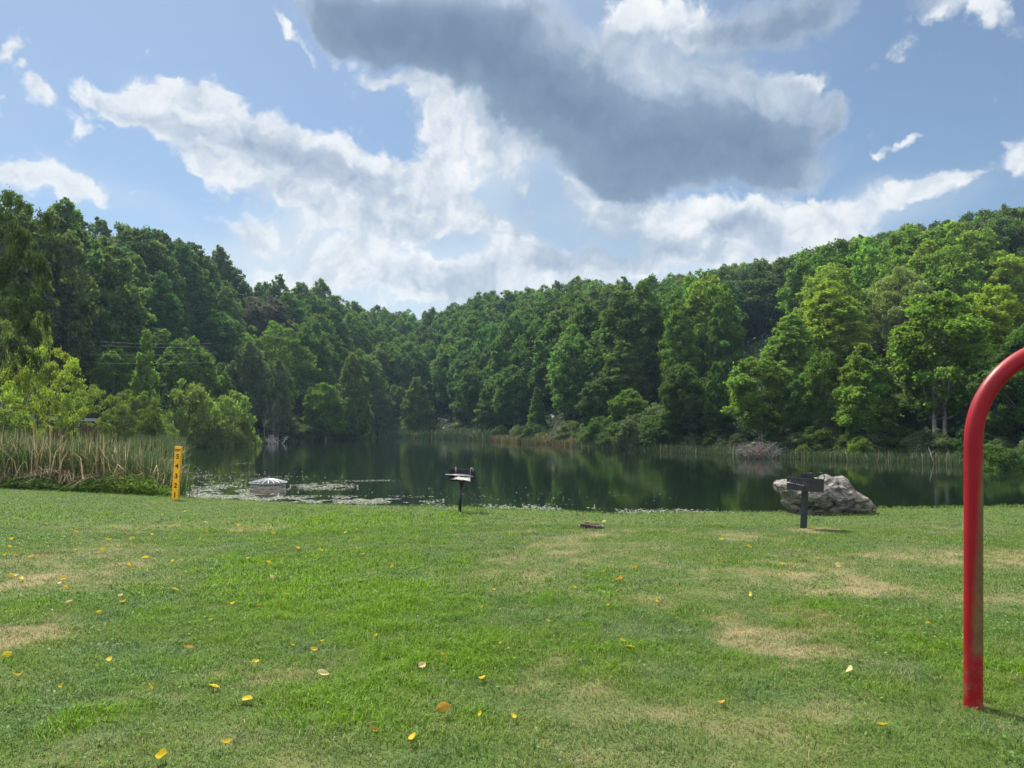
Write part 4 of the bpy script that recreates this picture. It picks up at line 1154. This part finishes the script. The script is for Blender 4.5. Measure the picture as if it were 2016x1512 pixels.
# overhead cables, road with guard rail on the left bank
cb, nt, out = new_mat('cable'); principled(nt, out, C4(.045, .05, .05), .6)
for k, (p0, p1, pm) in enumerate((((-140, 632), (430, 676), 6), ((-140, 642), (430, 682), 6), ((-140, 668), (430, 694), 6), ((-140, 682), (430, 712), 6))):
    a, b = at(*p0, 84 + k * .5), at(*p1, 90 + k * .5)
    mb = MB(); N = 24
    mb.tube([tuple(a + (b - a) * t - np.array([0, 0, .9 * 4 * t * (1 - t)])) for t in [i / N for i in range(N + 1)]], .013, 5)
    o = mb.build('power_cable', cb, None, True)
    tag(o, ('topmost', 'second', 'third', 'lowest')[k] + ' of the four overhead cables crossing the dark left wood', 'cable', 'overhead cables')
asph = noisy_mat('road_asphalt', (.06, .06, .06), (.10, .10, .10), 4, .9)
P = []
for px in np.linspace(-300, 330, 30):
    row = []
    for dy in (0, 5.5):
        Y = np.interp(px, HP, HH) + 9 + dy; x = (px - CX) / F * Y
        row.append((x, Y, float(terrain((px - CX) / F * (Y - dy), Y - dy)) + .12))
    P.append(row)
tag(link('road', grid_mesh('road', np.array(P), True), asph), kind='structure')
mb = MB()
pl = []
for px in np.linspace(-300, 320, 30):
    Y = np.interp(px, HP, HH) + 8.4; x = (px - CX) / F * Y; pl.append((x, Y, float(terrain(x, Y)) + .6))
for a, b in zip(pl[:-1], pl[1:]):
    mb.add([(a[0], a[1], a[2] - .16), (b[0], b[1], b[2] - .16), (b[0], b[1], b[2] + .16), (a[0], a[1], a[2] + .16), (a[0], a[1] + .08, a[2] - .16), (b[0], b[1] + .08, b[2] - .16), (b[0], b[1] + .08, b[2] + .16), (a[0], a[1] + .08, a[2] + .16)],
           [(0, 1, 2, 3), (7, 6, 5, 4), (3, 2, 6, 7), (0, 4, 5, 1)])
gr = empty('guard_rail', pl[15]); inv = Vector(pl[15])
tag(gr, 'grey guard rail along the road on the left bank', 'guard rail')
mb.v = [tuple(Vector(v) - inv) for v in mb.v]
galv = noisy_mat('galvanised_rail', (.30, .31, .32), (.45, .46, .47), 2, .5, .1, .002, metallic=.4)
mb.build('rail', galv, gr)
for p in pl[4:26:2]:
    q = MB(); d = Vector(p) - inv; q.box(d + Vector((0, .16, -.4)), (.12, .12, 1.0)); q.build('post', galv, gr)

# ------------------------------------------------------------------ summer haze: one closed box of air round the whole scene
m, nt, out = new_mat('haze_air')
v = nt.new('ShaderNodeVolumePrincipled'); v.inputs['Color'].default_value = (.50, .78, 1.0, 1); v.inputs['Density'].default_value = HAZE; v.inputs['Anisotropy'].default_value = .2
nt.l.new(v.outputs[0], out.inputs['Volume'])
mb = MB(); mb.box((0, 0, 36), (1500, 1500, 80))
hz = mb.build('haze', m); tag(hz, kind='stuff')

# ------------------------------------------------------------------ sky, sun, camera
SUN_EL, SUN_AZ = math.radians(54), math.radians(-33)      # azimuth from +Y towards +X
sd = Vector((math.sin(SUN_AZ) * math.cos(SUN_EL), math.cos(SUN_AZ) * math.cos(SUN_EL), math.sin(SUN_EL)))
L = bpy.data.lights.new('sun', 'SUN'); L.energy = 3.8; L.angle = math.radians(2.0); L.color = (1, .955, .88)
lo = bpy.data.objects.new('sun', L); COL.objects.link(lo); lo.rotation_euler = sd.to_track_quat('Z', 'Y').to_euler(); lo.location = (0, 0, 60)

w = bpy.data.worlds.new('World'); scene.world = w; w.use_nodes = True
nt = NT(w.node_tree); nt.n.clear()
out = nt.new('ShaderNodeOutputWorld'); bg = nt.new('ShaderNodeBackground'); nt.l.new(bg.outputs[0], out.inputs[0])
sky = nt.new('ShaderNodeTexSky', sky_type='NISHITA'); sky.sun_disc = False; sky.sun_elevation = SUN_EL; sky.sun_rotation = SUN_AZ
sky.air_density = 1.0; sky.dust_density = .7; sky.ozone_density = 1.0; sky.altitude = 200
D = nt.new('ShaderNodeTexCoord').outputs['Generated']
sp_ = nt.new('ShaderNodeSeparateXYZ'); nt.l.new(D, sp_.inputs[0])
az = nt.math('ARCTAN2', sp_.outputs[0], sp_.outputs[1]); el = nt.math('ARCSINE', sp_.outputs[2])
cm = nt.new('ShaderNodeCombineXYZ'); nt.put(cm.inputs[0], az); nt.put(cm.inputs[1], el)
P0 = cm.outputs[0]
def azel(px, py):
    d = ray(px, py); d = d / np.linalg.norm(d)
    return math.atan2(d[0], d[1]), math.asin(d[2])
wl = nt.noise(P0, 5, 2, .5, out='Color'); ws = nt.noise(P0, 17, 5, .6, out='Color')
def warp(base, src, a): return nt.vec('ADD', base, nt.vec('SCALE', nt.vec('SUBTRACT', src, (.5, .5, .5)), scale=a))
PW = warp(warp(P0, wl, .10), ws, .06)
def field(ells, base):
    tot = None
    for cx, cy, rx, ry, rot, wt in ells:
        a, e = azel(cx, cy)
        ax, ex = azel(cx + rx, cy); a2, e2 = azel(cx, cy - ry)
        mp = nt.new('ShaderNodeMapping', vector_type='TEXTURE')
        mp.inputs['Location'].default_value = (a, e, 0); mp.inputs['Rotation'].default_value = (0, 0, math.radians(-rot)); mp.inputs['Scale'].default_value = (abs(ax - a), abs(e2 - e), 1)
        nt.l.new(base, mp.inputs[0])
        gr_ = nt.new('ShaderNodeTexGradient', gradient_type='QUADRATIC_SPHERE' if False else 'SPHERICAL'); nt.l.new(mp.outputs[0], gr_.inputs[0])
        q = nt.math('MULTIPLY', gr_.outputs['Fac'], wt)
        tot = q if tot is None else nt.math('ADD', tot, q)
    return tot
# cloud banks: centre, half width, half height, tilt (clockwise, degrees), weight - read as directions in the sky
WHITE = [(230, 205, 90, 50, 5, 1.2), (330, 205, 120, 80, 20, 1.4), (400, 255, 140, 110, 30, 1.5), (500, 295, 160, 115, 28, 1.6), (620, 345, 180, 115, 25, 1.6), (740, 385, 160, 100, 22, 1.5), (840, 415, 110, 80, 15, 1.2), (430, 345, 120, 55, 40, .9), (590, 410, 130, 55, 25, .9), (700, 440, 140, 50, 15, .8),
  (760, 160, 70, 30, 25, .85), (825, 170, 60, 66, 60, 1.0), (865, 245, 85, 75, 40, 1.1), (945, 240, 85, 75, 0, 1.1), (835, 310, 50, 85, 10, .85), (890, 350, 75, 75, 30, 1.0), (925, 425, 55, 70, -20, .95), (1075, 275, 70, 60, 0, 1.0), (1000, 310, 100, 80, 0, .8), (970, 420, 60, 50, 0, .7), (1050, 400, 60, 50, 0, .5),
  (1130, 372, 50, 46, 30, 1.2), (1185, 410, 85, 60, 20, 1.2), (1265, 430, 110, 75, 10, 1.3), (1345, 470, 110, 80, 0, 1.3), (1450, 445, 120, 80, 0, 1.3), (1560, 435, 140, 75, 5, 1.5), (1650, 450, 95, 52, 12, 1.2), (1480, 500, 220, 55, 0, 1.0), (1250, 525, 260, 60, 0, 1.0), (1100, 530, 180, 60, 0, .9), (930, 560, 200, 50, 0, .9),
  (1720, 395, 200, 50, -6, .95), (1860, 362, 130, 36, -10, .75), (2010, 320, 75, 85, 0, 1.3), (1795, 293, 55, 17, -12, .85), (1750, 312, 26, 10, 0, .6), (1605, 135, 50, 26, 5, .95), (1540, 150, 60, 30, 0, .6),
  (180, 385, 190, 46, 10, .85), (70, 365, 130, 50, 0, .7), (20, 320, 70, 40, 0, .65), (760, 520, 200, 60, 8, .95), (620, 500, 150, 36, 5, .5), (500, 465, 80, 35, 0, .7), (620, 550, 200, 55, 0, .8), (850, 570, 220, 60, 0, .9), (1010, 470, 90, 60, 0, .7), (590, 463, 36, 13, 0, .6), (990, 530, 110, 40, 15, .5), (760, 580, 120, 30, 0, .5), (900, 590, 120, 30, -10, .5),
  (8, 70, 40, 70, 30, .9), (52, 115, 28, 20, 0, .65), (100, 190, 100, 36, 30, .85), (180, 275, 50, 65, 50, .65), (10, 205, 40, 30, 0, .5), (565, 50, 90, 26, 35, .7), (700, 112, 36, 14, 10, .5), (1890, 20, 160, 60, 10, .9), (1960, 60, 80, 45, 50, .65), (1290, 25, 200, 75, 0, 1.2), (1390, 60, 90, 60, 0, .8), (245, 272, 22, 13, 0, .55)]
DARKC = [(700, 20, 190, 80, 10, 1.2), (840, 90, 230, 110, 15, 1.5), (1000, 140, 240, 130, 15, 1.6), (1130, 220, 220, 130, 20, 1.5), (1280, 210, 260, 150, 5, 1.5), (1430, 200, 210, 130, 10, 1.4), (1560, 220, 160, 95, 10, 1.3), (1330, 320, 270, 95, 0, 1.4), (1560, 325, 150, 68, 5, 1.2), (1640, 210, 65, 60, 0, .9),
  (1150, 90, 230, 100, 0, 1.0), (1560, 20, 190, 75, -12, 1.2), (1430, 30, 130, 70, 0, .9), (1830, 5, 110, 45, 10, .7), (960, 20, 220, 90, 0, 1.1), (1200, 360, 120, 40, 10, .6)]
GREY = [(900, 110, 280, 140, 15, 1.0), (1090, 200, 260, 140, 20, 1.1), (1320, 280, 320, 120, 5, 1.1), (1540, 290, 190, 110, 0, .8), (780, 60, 220, 100, 15, .8), (1270, 350, 280, 60, 0, .6), (580, 325, 150, 42, 18, .6), (700, 345, 100, 34, 10, .45), (470, 300, 90, 34, 25, .2), (1560, 30, 230, 75, -10, .7), (1300, 510, 160, 50, 0, .45), (1420, 450, 60, 40, 0, .5), (1240, 470, 100, 40, 10, .4), (1130, 470, 160, 120, 0, .6), (1040, 380, 130, 120, 0, .5), (870, 470, 160, 40, 10, .35), (1860, 15, 150, 50, 0, .35), (1430, 240, 120, 60, 0, .25)]
LIGHT = [(300, 175, 130, 50, 20, .5), (500, 235, 120, 40, 28, .5), (660, 300, 120, 36, 28, .5), (1140, 370, 60, 40, 20, .6), (1330, 440, 90, 60, 0, .5), (1350, 485, 50, 40, 30, .5), (1560, 415, 120, 40, 5, .5), (1290, 20, 140, 50, 0, .5), (900, 230, 90, 50, 0, .35), (1200, 400, 60, 30, 0, .4), (1300, 130, 160, 60, 10, .35), (1540, 170, 130, 50, 15, .3)]
VEIL = [(850, 480, 480, 120, 8, .9), (1250, 500, 480, 130, 0, 1.1), (700, 550, 450, 80, 0, .8), (1010, 350, 240, 220, 0, 1.2), (180, 390, 260, 60, 8, .5), (1720, 410, 330, 70, 0, .7), (60, 200, 180, 240, 0, .25), (560, 330, 380, 110, 25, .7), (1150, 100, 700, 280, 0, .6), (1000, 640, 1600, 230, 0, 1.25), (850, 540, 420, 110, 5, .7)]
f1 = nt.noise(PW, 7.5, 8, .58); f2 = nt.noise(PW, 26, 6, .6)
vo = nt.new('ShaderNodeTexVoronoi', feature='SMOOTH_F1'); nt.put(vo.inputs['Vector'], PW); vo.inputs['Scale'].default_value = 24; vo.inputs['Detail'].default_value = 2; vo.inputs['Roughness'].default_value = .6; vo.inputs['Smoothness'].default_value = .35
puff = nt.math('SUBTRACT', .45, vo.outputs['Distance'])
d1 = nt.math('SUBTRACT', f1, .5); d2 = nt.math('SUBTRACT', f2, .5)
mw = nt.math('ADD', field(WHITE, PW), nt.math('ADD', nt.math('ADD', nt.math('MULTIPLY', d1, 1.0), nt.math('MULTIPLY', d2, 1.0)), nt.math('MULTIPLY', puff, .5)))
mdk = nt.math('ADD', field(DARKC, PW), nt.math('ADD', nt.math('MULTIPLY', d1, .75), nt.math('MULTIPLY', nt.math('ADD', d2, puff), .22)))
# unseen clouds behind and overhead, shaped to give soft fill light
fill_cloud = nt.math('MULTIPLY', nt.mapr(nt.noise(D, 2.2, 5, .6), .40, .62), nt.math('SUBTRACT', 1, nt.math('MULTIPLY', nt.mapr(el, .62, .5), nt.mapr(nt.math('ABSOLUTE', az), .95, .8))))
aw = nt.mapr(mw, -.06, .50)
ad = nt.mapr(mdk, .0, .62)
veil = nt.math('MULTIPLY', nt.mapr(field(VEIL, warp(P0, wl, .12)), .05, .95), nt.mapr(f1, .3, .7, .55, 1.0))
# relief: the same noise read a little towards the sun
rel = nt.math('SUBTRACT', nt.noise(PW, 12, 4, .55), nt.noise(nt.vec('ADD', PW, (-.008, .016, 0)), 12, 4, .55))
gfield = field(GREY, PW)
gsh = nt.math('ADD', gfield, nt.math('MULTIPLY', d1, .35))
lf = field(LIGHT, PW)
sh_w = nt.math('SUBTRACT', nt.math('SUBTRACT', nt.math('ADD', nt.math('MULTIPLY', gsh, .85), nt.math('MULTIPLY', nt.mapr(mw, .1, 1.4, 0, 1), .25)), nt.math('MULTIPLY', rel, 1.3)), nt.math('ADD', nt.math('ADD', nt.math('MULTIPLY', puff, .5), .30), nt.math('MULTIPLY', lf, .55)))
whitec = nt.ramp(nt.mapr(sh_w, -.35, .9, 0, 1, False), [(0., (.97, .98, .985)), (.28, (.80, .84, .89)), (.55, (.53, .61, .72)), (1., (.30, .39, .53))])
sh_d = nt.math('SUBTRACT', nt.math('ADD', nt.math('ADD', nt.math('MULTIPLY', gsh, .62), nt.math('MULTIPLY', d2, .42)), nt.mapr(mdk, .1, .9, -.08, .18)), nt.math('ADD', nt.math('ADD', nt.math('MULTIPLY', rel, .8), nt.math('MULTIPLY', puff, .22)), nt.math('MULTIPLY', lf, .8)))
darkc = nt.ramp(nt.mapr(sh_d, -.35, 1.15, 0, 1, False), [(0., (.80, .85, .91)), (.30, (.48, .57, .69)), (.6, (.26, .35, .485)), (1., (.175, .255, .385))])
veilc = nt.ramp(nt.mapr(gsh, -.2, .9, 0, 1, False), [(0., (.80, .86, .92)), (.4, (.58, .69, .80)), (1., (.33, .45, .61))])
SKYK = .10
skyc = nt.mix(.06, nt.mix(1., sky.outputs[0], C4(*(SKYK * v_ for v_ in (.95, 1.05, 1.10))), 'MULTIPLY'), C4(.80, .86, .92))
c = nt.mix(nt.math('MULTIPLY', veil, .95), skyc, veilc)
c = nt.mix(nt.math('MULTIPLY', aw, .95), c, whitec)
c = nt.mix(nt.math('MULTIPLY', ad, .97), c, darkc)
EV = 2 ** -EXPO
c = nt.mix(1., c, C4(EV, EV, EV), 'MULTIPLY')
c = nt.mix(nt.math('MULTIPLY', fill_cloud, .9), c, C4(.92, .945, .98))   # out-of-view cloud, brightened to add fill light
CLK = .10
nt.l.new(nt.mix(1., c, C4(1 / CLK, 1 / CLK, 1 / CLK), 'MULTIPLY'), bg.inputs[0]); bg.inputs[1].default_value = CLK
w.cycles.sampling_method = 'MANUAL'; w.cycles.sample_map_resolution = 512

cam = bpy.data.cameras.new('camera'); cam.sensor_width = 36; cam.lens = 36 * F / 2016; cam.clip_start = .05; cam.clip_end = 3000
co = bpy.data.objects.new('camera', cam); COL.objects.link(co); co.location = (0, 0, CAMZ); co.rotation_euler = (math.pi / 2 + PITCH, 0, 0)
scene.camera = co
scene.view_settings.view_transform = 'Standard'; scene.view_settings.look = 'None'; scene.view_settings.gamma = 1; scene.view_settings.use_curve_mapping = False
scene.view_settings.exposure = EXPO
cy = scene.cycles
cy.use_denoising = True; cy.denoiser = 'OPENIMAGEDENOISE'
cy.max_bounces = 8; cy.diffuse_bounces = 5; cy.glossy_bounces = 3; cy.transmission_bounces = 4; cy.volume_bounces = 0; cy.transparent_max_bounces = 6
cy.use_adaptive_sampling = True; cy.adaptive_threshold = .01
cy.caustics_reflective = False; cy.caustics_refractive = False
